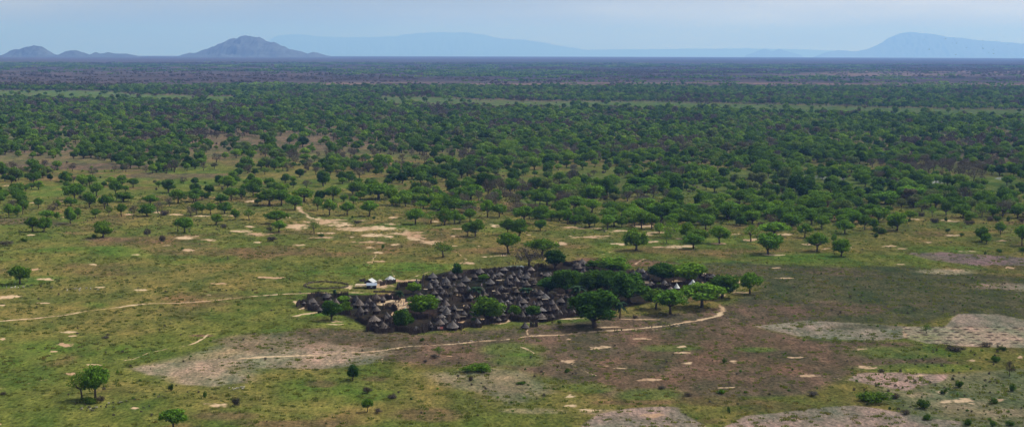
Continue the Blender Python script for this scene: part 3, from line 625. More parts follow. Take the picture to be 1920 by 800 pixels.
AD = {A: 'green flat topped tree', AS: 'sparse flat topped tree', RO: 'rounded green tree', DE: 'dark dense tree', BA: 'half bare grey tree'}
for (X_, Y_, w, h, kd, br, lb) in fg: put_tree(NM[kd], X_, Y_, w, h, kd, br, lb, 'tree', 'trees in the village' if 500 < Y_ < 620 and 550 < X_ < 1420 else 'lone trees on the plain')
bins = {}
for q in mid: bins.setdefault((sector(q[0], q[1]), AD[q[4]]), []).append(q)
for (sec, ad), l in bins.items():
    l.sort()
    for i, q in enumerate(l):
        o = '' if len(l) == 1 else ', %s' % ORD[i]
        put_tree(NM[q[4]], q[0], q[1], q[2], q[3], q[4], random.uniform(.85, 1.3), '%s %s, %s%s' % (ad, sec[1], sec[0], o), 'tree', 'trees at the edge of the forest')
bins = {}
for q in bush: bins.setdefault((sector(q[0], q[1]), q[4]), []).append(q)
BN = {BU: 'low green bush', DB: 'dry brown bush'}
for (sec, kd), l in bins.items():
    l.sort()
    for i, q in enumerate(l):
        o = '' if len(l) == 1 else ', %s' % ORD[i]
        put_tree(NM[kd], q[0], q[1], q[2], q[3], kd, random.uniform(.5, .8) if kd == BU else random.uniform(.6, .9), '%s %s, %s%s' % (BN[kd], sec[1], sec[0], o), 'bush', 'bushes on the plain')
# palms
for X_, Y_, w, h, lb in ((987, 556, 22, 18, 'blue green palm with short trunk in the middle of the huts'), (1084, 566, 28, 34, 'large palm with drooping fronds left of the big front tree'), (748, 566, 17, 23, 'palm standing behind the sandy square'), (893, 558, 24, 22, 'dark palm behind the large green village tree'), (1162, 596, 22, 33, 'thin trunked grey palm in front of the village grove'), (627, 558, 8, 17, 'tiny thin palm poking up behind the left hut group')):
    p = P(X_, Y_); k = ppm(p); r = empty('palm_tree', p); f, tm = PALM[int(X_) % 2]
    r.scale = (1.15 * w / k / 4.6, 1.15 * w / k / 4.6, h / k / 8.6); r.rotation_euler[2] = X_; setp(r, lb, 'palm tree', 'palms in the village')
    link('fronds', f, r); link('trunk', tm, r)
ntree = len(fg) + len(mid)

# ------------------------------------------------------------------ forest
clear = [(430, 404, 60, 10), (700, 420, 140, 26), (0, 300, 1, 1)]
def density(px_, py_, X_, Y_):
    """how wooded a spot is, 0..1, from its place in the view"""
    n = fbm(X_ / 70, Y_ / 110, 51); n3_ = fbm(X_ / 300, Y_ / 300, 3); m = fbm(X_ / 260, Y_ / 400, 52)
    edge = np.interp(px_, [-600, 0, 120, 300, 450, 600, 700, 800, 950, 1100, 1300, 1500, 1650, 1800, 1920, 2500], [402, 402, 408, 404, 385, 380, 378, 400, 412, 428, 428, 425, 425, 412, 418, 418])
    d = sm(0, -26, py_ - edge) if False else 1 - sm(-14, 2, py_ - edge)
    deep = 1 - sm(-175, -85, py_ - edge - (px_ < 500) * -18)
    d = d * (.6 + .4 * deep)
    d = d * (1 - .9 * sm(.46, .55, n) * (1 - deep * .5))
    d = d * (1 - .5 * sm(.52, .62, m) * (1 - deep))
    # brown clearings on the left
    for cx_, cy_, rx_, ry_, k in ((80, 306, 190, 9, .93), (210, 314, 120, 6, .85), (330, 332, 120, 6, .7), (1350, 352, 130, 8, .85), (1200, 372, 70, 6, .9), (1560, 345, 140, 6, .7), (1880, 250, 60, 8, .8), (1170, 255, 40, 5, .6), (1000, 300, 60, 5, .5)):
        d = d * (1 - k * (1 - sm(.7, 1.2, np.hypot((px_ - cx_) / rx_, (py_ - cy_) / ry_))))
    rv_ = np.where(px_ < 600, 174.5 + px_ / 470 * 9, 186.5 + (px_ - 690) * (26 / 1230))
    rm = (1 - sm(7, 8.5, np.abs(py_ - (rv_ + 3 + (n3_ - .5) * 9)))) * (1 - sm(430, 480, px_) * (1 - sm(680, 730, px_)))
    d = d * (1 - rm * .985)
    # beyond the river: dense belt, then thin scrub
    belt = np.interp(px_, [-600, 0, 500, 700, 1920, 2600], [158, 158, 160, 163, 164, 164])
    f2 = 1 - sm(-2.5, 1, belt - py_)
    d = np.where(py_ < belt + 2, d * (f2 + (1 - f2) * (.10 + .35 * sm(.5, .62, fbm(X_ / 900, Y_ / 900, 61)))), d)
    return d
def scatter(n, d0, d1, amax, seed):
    R = np.random.RandomState(seed); d = np.sqrt(R.uniform(d0 * d0, d1 * d1, n)); a = np.radians(R.uniform(-amax, amax, n))
    X_ = d * np.sin(a); Y_ = d * np.cos(a); pq, qq = project(X_, Y_, gz(X_, Y_)); keep = R.rand(n) < density(pq, qq, X_, Y_)
    return X_[keep], Y_[keep], pq[keep], qq[keep]
def thin(X_, Y_, rmin):
    """drop trees that stand inside a neighbour"""
    g = {}; keep = []
    for i in range(len(X_)):
        a, b = int(X_[i] // rmin), int(Y_[i] // rmin); ok = True
        for da in (-1, 0, 1):
            for db in (-1, 0, 1):
                for j in g.get((a + da, b + db), ()):
                    if (X_[i] - X_[j])**2 + (Y_[i] - Y_[j])**2 < rmin * rmin: ok = False
        if ok: g.setdefault((a, b), []).append(i); keep.append(i)
    return np.array(keep)
def area(d0, d1, amax): return math.radians(amax) * (d1 * d1 - d0 * d0)

def gn_instances(name, pts, kinds, scl, rot, protos, label, cat='forest'):
    """one object: a point per tree, an instance of its kind's meshes on each"""
    me = bpy.data.meshes.new(name); me.vertices.add(len(pts)); me.vertices.foreach_set('co', np.asarray(pts, np.float32).ravel())
    at = me.attributes.new('kind', 'INT', 'POINT'); at.data.foreach_set('value', kinds.astype(np.int32))
    at = me.attributes.new('scl', 'FLOAT_VECTOR', 'POINT'); at.data.foreach_set('vector', scl.astype(np.float32).ravel())
    at = me.attributes.new('rotz', 'FLOAT_VECTOR', 'POINT'); rr = np.zeros((len(pts), 3), np.float32); rr[:, 2] = rot; at.data.foreach_set('vector', rr.ravel())
    o = link(name, me); setp(o, label, cat, None, 'stuff')
    ng = bpy.data.node_groups.new(name, 'GeometryNodeTree')
    ng.interface.new_socket('Geometry', in_out='INPUT', socket_type='NodeSocketGeometry'); ng.interface.new_socket('Geometry', in_out='OUTPUT', socket_type='NodeSocketGeometry')
    gi = ng.nodes.new('NodeGroupInput'); goo = ng.nodes.new('NodeGroupOutput'); jn = ng.nodes.new('GeometryNodeJoinGeometry')
    def attr(nm, ty):
        n = ng.nodes.new('GeometryNodeInputNamedAttribute'); n.data_type = ty; n.inputs['Name'].default_value = nm; return n.outputs[0]
    kd = attr('kind', 'INT'); sc = attr('scl', 'FLOAT_VECTOR'); rt = attr('rotz', 'FLOAT_VECTOR')
    m2p = ng.nodes.new('GeometryNodeMeshToPoints'); ng.links.new(gi.outputs[0], m2p.inputs[0])
    for k, objs in enumerate(protos):
        j2 = ng.nodes.new('GeometryNodeJoinGeometry')
        for ob in objs:
            oi = ng.nodes.new('GeometryNodeObjectInfo'); oi.transform_space = 'ORIGINAL'; oi.inputs[0].default_value = ob
            ng.links.new(oi.outputs['Geometry'], j2.inputs[0])
        cp = ng.nodes.new('FunctionNodeCompare'); cp.data_type = 'INT'; cp.operation = 'EQUAL'
        ia = [s for s in cp.inputs if s.type == 'INT']; ng.links.new(kd, ia[0]); ia[1].default_value = k
        ip = ng.nodes.new('GeometryNodeInstanceOnPoints'); ng.links.new(m2p.outputs[0], ip.inputs['Points'])
        ng.links.new(cp.outputs[0], ip.inputs['Selection']); ng.links.new(j2.outputs[0], ip.inputs['Instance'])
        ng.links.new(rt, ip.inputs['Rotation']); ng.links.new(sc, ip.inputs['Scale']); ng.links.new(ip.outputs[0], jn.inputs[0])
    ng.links.new(jn.outputs[0], goo.inputs[0])
    md = o.modifiers.new('scatter', 'NODES'); md.node_group = ng
    return o
def loose(name, me): return bpy.data.objects.new(name, me)      # a mesh holder outside the scene, only instanced

# near forest, D < 1900
BIG = {}
tx = np.array([P(q[0], q[1])[:2] for q in fg + mid + bush])
n0 = int(area(980, 1900, 22) / 34)
Xn, Yn, pn, qn = scatter(n0, 980, 1900, 22, 101); kp = thin(Xn, Yn, 6.8); Xn, Yn, pn, qn = Xn[kp], Yn[kp], pn[kp], qn[kp]
dm = np.array([np.min((tx[:, 0] - a)**2 + (tx[:, 1] - b)**2) for a, b in zip(Xn, Yn)]); kp = dm > 36; Xn, Yn, pn, qn = Xn[kp], Yn[kp], pn[kp], qn[kp]
def kindpick(X_, Y_, R):
    st = fbm(X_ / 130, Y_ / 130, 71) + R.uniform(-.1, .1, len(X_))
    k = np.where(R.rand(len(X_)) < .55, 0, 1)                    # acacia / round
    k = np.where(st > .64, 3, k); k = np.where((R.rand(len(X_)) < .09), 2, k); k = np.where(R.rand(len(X_)) < .04, 3, k)
    k = np.where(R.rand(len(X_)) < .18, 4, k); k = np.where(R.rand(len(X_)) < .07, 5, k)
    return k
R = np.random.RandomState(5); kn = kindpick(Xn, Yn, R)
KN = [A, RO, DE, BA, BU, DB]
# nearest visible ones become trees of their own
order = np.argsort(np.hypot(Xn, Yn)); vis = [i for i in order if -10 < pn[i] < 1930 and kn[i] in (0, 1, 2, 3)]
ind = set(vis[:max(0, 296 - ntree)])
LB = {A: 'green flat topped tree crowding the near fringe of the dense woodland', RO: 'bushy green tree crowding the near fringe of the dense woodland', DE: 'dark green tree crowding the near fringe of the dense woodland', BA: 'greyish half bare tree crowding the near fringe of the dense woodland'}
for i in ind:
    kd = KN[kn[i]]; w = R.uniform(7, 12); h = w * R.uniform(.68, .9) if kd != A else w * R.uniform(.6, .8); k = F / Yn[i]
    put_tree(NM[kd], float(pn[i]), float(qn[i]), w * k, h * k, kd, random.uniform(.85, 1.25), LB[kd], 'tree', 'crowded trees of the woodland fringe')
rest = np.array([i for i in range(len(Xn)) if i not in ind])
def forest_obj(name, X_, Y_, kk, per, R, label, smin=.72, smax=1.2):
    """kk kind index per point; per[kk] = list of proto object lists"""
    flat = []; off = []
    for l in per: off.append(len(flat)); flat += l
    off = np.array(off); ln = np.array([len(l) for l in per])
    kd = off[kk] + (R.rand(len(kk)) * ln[kk]).astype(int)
    s = np.clip(np.exp(R.normal(0, .24, len(kk))) * (smin + smax) / 2, smin * .7, smax * 1.35) * np.where(kk >= 4, .42, 1.0); sz_ = s * R.uniform(.8, 1.12, len(kk))
    scl = np.stack([s, s * R.uniform(.9, 1.1, len(kk)), sz_], -1)
    return gn_instances(name, np.stack([X_, Y_, gz(X_, Y_)], -1), kd, scl, R.uniform(0, 6.28, len(kk)), flat, label)
per_near = [[list(SRC[k][j]) for j in sorted(SRC[k])] for k in KN]
forest_obj('forest', Xn[rest], Yn[rest], kn[rest], per_near, R, 'open woodland of green trees and bushes beyond the plain')
# middle forest: lighter meshes
def lod(kind, seeds, n, size, mat, fn, shell=.6):
    out = []
    for s in seeds:
        lobes = fn(s); mb = MB(); mb.tube([(0, 0, -.3), (0, 0, 5)], [.35, .25], 4); 
        me = crown_mesh('crown', lobes, n, size, mat, s, shell=shell); out.append([loose('crown', me), loose('trunk', mb.mesh('trunk', M_bark))])
    return out
ac = lambda s: acacia(s, 0, 0)
per_mid = [lod(A, (1, 2, 3, 4), 480, .68, M_acacia, ac), lod(RO, (5, 6, 7), 520, .68, M_acacia, roundt), lod(DE, (8, 9), 560, .6, M_dense, roundt, .7), lod(BA, (11, 12), 380, .42, M_bare, roundt, .4), lod(BU, (13, 14), 300, .65, M_acacia, bushl), lod(DB, (15, 16), 260, .55, M_bare, bushl, .4)]
n0 = int(area(1900, 4700, 21) / 75)
Xm, Ym, pm, qm = scatter(n0, 1900, 4700, 21, 202)
kp = thin(Xm, Ym, 7.6); Xm, Ym = Xm[kp], Ym[kp]
km = kindpick(Xm, Ym, R)
forest_obj('forest', Xm, Ym, km, per_mid, R, 'dense green forest covering the middle distance', .8, 1.35)
# far forest: clumps of a dozen small trees
def clump(seed, n, mat, spread=26):
    R_ = np.random.RandomState(seed); V = []; 
    for i in range(n):
        q = R_.uniform(-spread, spread, 2); hh = R_.uniform(5, 8.5); lobes = [(q[0], q[1], hh * .62, hh * .5, hh * .5, hh * .3), (q[0] + 2, q[1] + 1, hh * .8, hh * .35, hh * .35, hh * .2)]
        me = crown_mesh('c', lobes, 34, 1.5, None, seed * 50 + i, shell=.7); v = np.zeros(len(me.vertices) * 3); me.vertices.foreach_get('co', v); V.append(v.reshape(-1, 3)); bpy.data.meshes.remove(me)
    V = np.concatenate(V); return npmesh('crown', V, np.arange(len(V)).reshape(-1, 4), mat)
per_far = [[[loose('crown', clump(s, 11, M_acacia))] for s in (1, 2, 3)], [[loose('crown', clump(s, 7, M_dense))] for s in (4, 5)], [[loose('crown', clump(s, 7, M_bare))] for s in (6, 7)]]
n0 = int(area(4700, 13000, 20.5) / 1500)
Xf, Yf, pf, qf = scatter(n0, 4700, 13000, 20.5, 303)
kf = np.where(fbm(Xf / 700, Yf / 1500, 81) + R.uniform(-.12, .12, len(Xf)) > .53, 2, np.where(R.rand(len(Xf)) < .3, 1, 0))
forest_obj('forest', Xf, Yf, kf, per_far, R, 'hazy far woodland and scrub stretching to the horizon', .8, 1.3)
print('forest counts', len(ind), len(rest), len(Xm), len(Xf))

# grass tufts and low scrub of the open plain
def tuft(seed, n=26, r=.9, h=.38, mat=M_grass):
    R_ = np.random.RandomState(seed); V = []
    for i in range(n):
        a = R_.uniform(0, 6.28); q = np.array([math.cos(a), math.sin(a)]) * r * R_.rand()**.6; b_ = R_.uniform(0, 3.14); w = .09 + .07 * R_.rand(); hh = h * R_.uniform(.5, 1.2)
        dx, dy = math.cos(b_) * w, math.sin(b_) * w; lx_, ly_ = R_.uniform(-.25, .25, 2)
        V += [(q[0] - dx, q[1] - dy, -.05), (q[0] + dx, q[1] + dy, -.05), (q[0] + lx_ + dx * .4, q[1] + ly_ + dy * .4, hh), (q[0] + lx_ - dx * .4, q[1] + ly_ - dy * .4, hh)]
    return npmesh('tuft', np.array(V), np.arange(len(V)).reshape(-1, 4), mat)
mgr = leafmat('tuft_leaves', (.075, .09, .028), (.10, .115, .035), (.13, .13, .045), .45, (.12, .085, .055))
per_g = [[loose('tuft', tuft(s, mat=mgr))] for s in (1, 2, 3, 4)]
n0 = 26000; d = np.sqrt(RS.uniform(470**2, 1250**2, n0)); a = np.radians(RS.uniform(-19.5, 19.5, n0)); gx, gy = d * np.sin(a), d * np.cos(a)
gp, gq = project(gx, gy, gz(gx, gy))
# keep tufts off the sand, the fields and the village
ai = np.clip(np.searchsorted(az, a), 0, nA - 1); di = np.clip(np.searchsorted(dist, d), 0, nD - 1); fi = di * nA + ai
bad = (sand[fi] > .42) | (vil[fi] > .3) | (dotted[fi] > .3)
cl = fbm(gx / 14, gy / 18, 91); bad |= cl < RS.uniform(.3, .6, n0)
gx, gy = gx[~bad], gy[~bad]; s = RS.uniform(.5, 1.5, len(gx))
gn_instances('grass', np.stack([gx, gy, gz(gx, gy)], -1), RS.randint(0, 4, len(gx)), np.stack([s, s, s * RS.uniform(.6, 1.3, len(gx))], -1), RS.uniform(0, 6.28, len(gx)), [q for q in per_g], 'tufted grass growing all over the plain', 'grass')
# small scrub plants (ankle to waist high) in the weedy fields
n0 = 14000; d = np.sqrt(RS.uniform(480**2, 1300**2, n0)); a = np.radians(RS.uniform(-19.5, 19.5, n0)); gx, gy = d * np.sin(a), d * np.cos(a)
gp, gq = project(gx, gy, gz(gx, gy)); ai = np.clip(np.searchsorted(az, a), 0, nA - 1); di = np.clip(np.searchsorted(dist, d), 0, nD - 1); fi = di * nA + ai
w = .10 + 1.2 * (1 - sm(.6, 1.3, np.hypot((gp - 1790) / 200, (gq - 735) / 80))) + .5 * (1 - sm(.6, 1.2, np.hypot((gp - 1620) / 330, (gq - 545) / 38))) + .5 * (1 - sm(.7, 1.2, np.hypot((gp - 960) / 120, (gq - 720) / 40))) + .35 * (gq < 440)
ok = (RS.rand(n0) < w) & (vil[fi] < .3) & (dotted[fi] < .3) & (bot[fi] < .5) & (sand[fi] < .45); gx, gy = gx[ok], gy[ok]
s = RS.uniform(.06, .17, len(gx)); kb = RS.randint(0, 4, len(gx))
gn_instances('scrub', np.stack([gx, gy, gz(gx, gy)], -1), kb, np.stack([s, s, s * RS.uniform(.7, 1.2, len(gx))], -1), RS.uniform(0, 6.28, len(gx)), [per_mid[4][0][:1], per_mid[4][1][:1], per_mid[5][0][:1], per_mid[5][1][:1]], 'knee high weeds and scrub scattered over fields and plain', 'scrub')

# ------------------------------------------------------------------ huts
def roof_mesh(seed, tiers=3, jag=.1):
    R_ = random.Random(seed); prof = []
    # a drooping cone: eave radius 2.1, apex 2.3 above the eave, with stepped thatch layers
    K = 4 * tiers
    for k in range(K + 1):
        t_ = k / K; r = 2.1 * (1 - t_)**1.12 + .04; z = 2.3 * t_
        if k % 4 == 0 and 0 < k < K: prof.append((r + .09, z - .02))
        prof.append((r, z))
    mb = MB(); mb.lathe([(1.95, -.16)] + prof, 22, jag, seed)
    return mb.mesh('roof', M_thatch, False)
def wall_mesh(seed):
    R_ = random.Random(seed); mb = MB(); n = 30
    for k in range(n):
        a = 2 * math.pi * k / n
        if abs(a - 4.4) < .22: continue
        mb.box((1.5 * math.cos(a), 1.5 * math.sin(a), .72), (.12, .34, 1.75 + R_.uniform(-.05, .05)), a)
    return mb.mesh('wall', M_wall)
def door_mesh():
    mb = MB(); a = 4.4; c_, s_ = math.cos(a), math.sin(a)
    mb.box((1.47 * c_, 1.47 * s_, .6), (.06, .7, 1.5), a)  # near-black panel fills the door hole, painting the unlit inside
    for sg in (-1, 1): mb.box((1.53 * c_ - sg * .34 * s_, 1.53 * s_ + sg * .34 * c_, .7), (.12, .08, 1.6), a)
    return mb.mesh('doorway', M_door)
def finial_mesh():
    mb = MB(); mb.tube([(0, 0, 2.15), (0, 0, 2.45), (.03, 0, 2.75)], [.13, .09, .03], 6); return mb.mesh('finial', M_wall)
ROOFS = [roof_mesh(s, 2 + s % 3, .09) for s in range(5)]; WALLS = [wall_mesh(s) for s in range(3)]; DOOR = door_mesh(); FIN = finial_mesh()
# apex x, apex y, eave width, roof height (photograph pixels), tone
HU = {
'far left group': [(611.7,547,16,9),(586.5,557,16,8),(593,566,12,6),(619.5,557.5,12,8),(629,557,17,12,1.25),(609,570,12,7),(648.5,567,9,6),(615,564,8,5)],
'group left of square': [(668,551.5,14,11),(673,559,20,11,1.2),(675.5,571,16,13),(687,567,12,5),(692,555.7,16,10),(705,548.5,18,10),(718,553,13,8),(701.5,567,10,6),(706,571.5,17,10),(655,552,12,7)],
'group below square': [(702,588.5,25,12,1.25),(705,604,14,9),(718.5,602,23,12,.85),(726,581.6,14,12,.8),(722,588,14,9,.8),(780,610,14,7,.9),(806,599.6,10,8),(740,603,10,6,.8)],
'group behind square': [(787,547,13,6),(781,522.5,12,8,.8),(811.5,509.5,19,10,1.1),(817,521,13,8,1.2),(805.5,528.5,14,10),(819,530,10,5),(825,535,10,5),(815,543,15,7),(831,541,12,7),(822,552,16,9),(836,517,20,13,.9),(835.5,544,9,6,.8),(840,526.5,13,8,.85),(852.5,536.5,14,9),(845,506,17,9),(852,513,12,7),(865,527.5,18,8),(873,515.5,20,10),(879,534,12,10,1.2)],
'front left group': [(836,561.5,17,11),(834.5,570,22,12,1.35),(850.5,568,12,10,1.1),(836.5,574,20,13),(828,587,18,7,1.25),(855.5,584,16,11),(825,595.5,18,11,1.6),(832,593,16,11),(848.5,600,23,12,1.2),(852,596,10,6),(874.5,568,13,8),(870.5,582,12,7),(888,578,14,5,1.5),(895,595,14,10,1.1),(882,550,12,8,1.15),(910,554,14,10,.9)],
'main back group': [(900,501.7,17,8),(913.6,510.6,10,6),(902.6,534.7,14,9),(907,541.5,11,9),(920.5,503.7,9,6,.8),(945,500,16,6,1.1),(937,509,19,6,1.15),(919,520,18,10,1.3),(950,517,12,12,.8),(957,513,12,7,1.1),(962,508.5,10,7),(968.6,517.5,14,10,1.2),(990,508.6,14,8),(996,499,16,7,1.3),(985.8,513,17,7),(987,525.7,17,9),(941,533,14,8),(931.5,541,14,10),(968.6,539,12,8),(948,549,10,7,1.4),(957.6,553,10,7),(975.5,552,11,8,1.1),(926,512,11,7,.9),(975,503,11,6,.9),(957,526,11,6,.8),(1003,522,12,7,.8),(890,512,12,7,.8)],
'main front group': [(981,557,18,9,1.15),(939.7,559.4,12,7),(952,561,8,4,1.7),(947.3,567,8,6,1.9),(1001,561.5,10,9),(1008,565,11,7,.8),(985,567.7,17,8,1.15),(972.7,564,9,9),(979.6,580.7,14,13),(1015,574,21,8,1.2),(1015,586,23,10),(1030.5,572.5,9,9),(941,574,12,9,1.3),(931,564,12,9),(969,573,14,8,.85),(984,579,10,6),(1013,563,12,6,.75),(960,583,12,7,.75),(925,590,12,7,.8)],
'big tree group': [(1003.6,538,12,9),(1013,541.5,15,8,.95),(1022,549,19,9,1.25),(1025.6,532.6,12,7),(1052,557,16,8,.85),(1040,567,17,12),(1050,579,12,9,1.4),(1064,563,16,13),(1074,578,11,7,1.1),(1035,560,12,9,1.3),(1035,587,11,7),(1062,551,10,6,.8)],
'tree grove group': [(1026,509,17,7,.9),(1015,510,7,3,1.5),(1091.5,483.5,17,9,1.1),(1081,490,15,7),(1085,493,14,9),(1095,502,10,7,1.1),(1126,504,8,4,1.3),(1107.5,543,10,6,1.1),(1098,545,9,4,1.5),(1097,554,7,6,1.4),(1136.5,550,9,5),(1157,561,8,6,1.2),(1167,512,9,5)],
'right end group': [(1188.7,507,15,7,1.15),(1197.5,500,14,8,.9),(1204,502.5,15,7,1.15),(1200.6,512,12,7,1.1),(1211,509,18,11,.75),(1221,525.6,15,8,1.35),(1246,524.4,14,7,1.1),(1257.5,536,10,5,1.6),(1336,512.5,15,7),(1225,497,13,7,.8),(1327,515,9,4,1.2),(1260,508,10,5,.8)],
}
hutc = 0
hutpos = []
for zone, lst in HU.items():
    l = sorted(lst, key=lambda q: q[1] + q[3]); nrow = max(1, round(len(l) / 5)); rows = np.array_split(np.arange(len(l)), nrow)
    names = ['back row', 'front row'] if nrow == 2 else (['back row'] + ['%s row from back' % w for w in ('second', 'third', 'fourth', 'fifth', 'sixth')][:max(0, nrow - 2)] + ['front row'] if nrow > 2 else ['group'])
    for ri, rw in enumerate(rows):
        rr = sorted([l[i] for i in rw], key=lambda q: q[0])
        for ci, q in enumerate(rr):
            ax, ay, w, h = q[:4]; tone = q[4] if len(q) > 4 else 1.0
            ps = P(ax, ay + h + 5.5); k = ppm(ps); wallh = 1.45
            ps = P(ax, ay + h + wallh * k * .98); k = ppm(ps)
            s_ = w / k / 4.2; sz_ = (h / k) / 2.3
            r = empty('thatched_hut', ps); r.rotation_euler[2] = random.uniform(-.9, .9)
            size = 'large' if w >= 18 else ('small' if w <= 11 else 'mid sized'); tn = 'pale' if tone >= 1.3 else ('light grey' if tone >= 1.1 else ('dark' if tone <= .85 else 'grey'))
            setp(r, '%s %s hut, %s, %s, %s' % (size, tn, ORD[ci], names[ri], zone), 'hut', 'thatched huts of the village')
            tone *= random.uniform(.72, 1.18)
            ro = link('roof', ROOFS[hutc % 5], r); ro.location = (0, 0, wallh); ro.scale = (s_ * random.uniform(.92, 1.1), s_ * random.uniform(.92, 1.1), sz_ * random.uniform(.92, 1.06)); ro.rotation_euler = (random.gauss(0, .06), random.gauss(0, .06), random.uniform(0, 6)); wb = random.uniform(-.06, .1); ro.color = (tone * (1 + wb), tone, tone * (1 - wb), 1)
            fi_ = link('finial', FIN, ro)
            wl = link('wall', WALLS[hutc % 3], r); wl.scale = (s_, s_, 1)
            dr = link('doorway', DOOR, r); dr.scale = (s_, s_, 1)
            hutc += 1; hutpos.append((ps.x, ps.y, s_ * 2.1))
print('huts', hutc)

# tiny granaries squeezed in between
R_ = random.Random(5); ng_ = 0; taken = list(hutpos)
for tr_ in range(4000):
    if ng_ >= 75: break
    hx, hy, hr = hutpos[R_.randrange(len(hutpos))]; a0 = R_.uniform(0, 6.28); rr = R_.uniform(2.6, 5); q = (hx + rr * math.cos(a0), hy + 1.3 * rr * math.sin(a0))
    if min((q[0] - a_)**2 + (q[1] - b_)**2 - (c_ + .9)**2 for a_, b_, c_ in taken) < 0: continue
    gpx, gpy = project(np.array([q[0]]), np.array([q[1]]), np.zeros(1))
    if 712 < gpx[0] < 775 and 556 < gpy[0] < 592: continue
    s_ = R_.uniform(.42, .62); taken.append((q[0], q[1], s_ * 2.1)); ng_ += 1
    r = empty('granary', (q[0], q[1], gz(q[0], q[1]))); r.rotation_euler[2] = R_.uniform(0, 6)
    setp(r, 'tiny thatched granary squeezed between bigger huts', 'granary', 'granaries between the huts')
    ro = link('roof', ROOFS[ng_ % 5], r); ro.location = (0, 0, 1.25); ro.scale = (s_, s_, s_ * R_.uniform(.8, 1.2)); tone = R_.uniform(.6, 1.2); ro.color = (tone, tone, tone, 1); wl = link('wall', WALLS[ng_ % 3], r); wl.scale = (s_, s_, .85)
# white conical tents
def tent(X_, Y_, w, h, label):
    ps = P(X_, Y_); k = ppm(ps); r = empty('tent', ps); R0 = w / k / 2; hh = h / k; mb = MB()
    mb.lathe([(R0, hh * .22), (R0 * .6, hh * .5), (R0 * .28, hh * .78), (.04, hh)], 14, .03, 3); link('canopy', mb.mesh('canopy', M_white), r)
    mb = MB(); mb.lathe([(R0 * .9, 0), (R0 * .93, hh * .24)], 14, .02, 4); link('wall', mb.mesh('wall', M_wall), r)
    setp(r, label, 'tent', 'white tents in the village'); return r
tent(1268.7, 542, 13, 12, 'smaller white pointed tent left of the other white tent'); tent(1299, 536, 17, 13, 'larger white pointed tent half behind the wide tree')
tent(760, 583, 9, 8, 'little white tent at the corner of the sandy square')

# ------------------------------------------------------------------ tin roofed sheds
def shed_gable():
    ps = P(694, 534); r = empty('tin_roof_shed', ps); r.rotation_euler[2] = math.radians(-14)
    w, l, e, t_ = 4.4, 5.0, 1.7, 3.0
    mb = MB(); mb.add([(-w/2, -l/2, 0), (w/2, -l/2, 0), (w/2, l/2, 0), (-w/2, l/2, 0), (-w/2, -l/2, e), (w/2, -l/2, e), (w/2, l/2, e), (-w/2, l/2, e), (0, -l/2, t_ - .05), (0, l/2, t_ - .05)],
        [(0, 1, 5, 8, 4), (1, 2, 6, 5), (2, 3, 7, 9, 6), (3, 0, 4, 7), (4, 8, 9, 7), (8, 5, 6, 9)])
    link('wall', mb.mesh('wall', M_shed), r)
    mb = MB(); o = .45
    for sg in (-1, 1):
        a = math.atan2(t_ - e, w / 2); L_ = math.hypot(t_ - e, w / 2) + o
        c_ = Vector((sg * (math.cos(a) * L_ / 2), 0, t_ + .06 - math.sin(a) * L_ / 2)); m = Matrix.Rotation(sg * a, 3, 'Y')
        vs = [c_ + m @ Vector((xx * L_, yy * (l + 2 * o), zz * .06)) for zz in (-.5, .5) for xx, yy in ((-.5, -.5), (.5, -.5), (.5, .5), (-.5, .5))]
        mb.add(vs, [(0, 3, 2, 1), (4, 5, 6, 7), (0, 1, 5, 4), (1, 2, 6, 5), (2, 3, 7, 6), (3, 0, 4, 7)])
    link('roof', mb.mesh('roof', M_tin), r); mb = MB(); mb.box((.5, -l/2 - .03, .85), (.9, .06, 1.7)); link('door', mb.mesh('door', M_door), r)
    return setp(r, 'gabled shed with pale tin roof behind the blue roofed shed', 'shed', 'tin roofed sheds beside the village')
def shed_mono():
    ps = P(697, 540.5); r = empty('tin_roof_shed', ps); w, l = 4.5, 2.8; r.rotation_euler[2] = .04
    mb = MB(); mb.add([(-w/2, -l/2, 0), (w/2, -l/2, 0), (w/2, l/2, 0), (-w/2, l/2, 0), (-w/2, -l/2, 1.75), (w/2, -l/2, 1.75), (w/2, l/2, 2.25), (-w/2, l/2, 2.25)], [(0, 1, 5, 4), (1, 2, 6, 5), (2, 3, 7, 6), (3, 0, 4, 7), (4, 5, 6, 7)])
    link('wall', mb.mesh('wall', M_shed), r); mb = MB(); mb.box((0, 0, 2.1), (w + .6, l + 1.4, .06), 0, math.atan2(.5, l)); link('roof', mb.mesh('roof', M_tinblue), r)
    mb = MB(); mb.box((-.1, -l/2 - .03, 1.2), (.75, .05, .7)); mb.box((.5, -l/2 - .03, 1.35), (.3, .05, .35)); link('notice', mb.mesh('notice', M_paper), r)
    mb = MB(); mb.box((1.4, -l/2 - .03, .75), (.75, .05, 1.5)); link('door', mb.mesh('door', M_door), r)
    return setp(r, 'low shed with blue grey flat tin roof in front of the gabled shed', 'shed', 'tin roofed sheds beside the village')
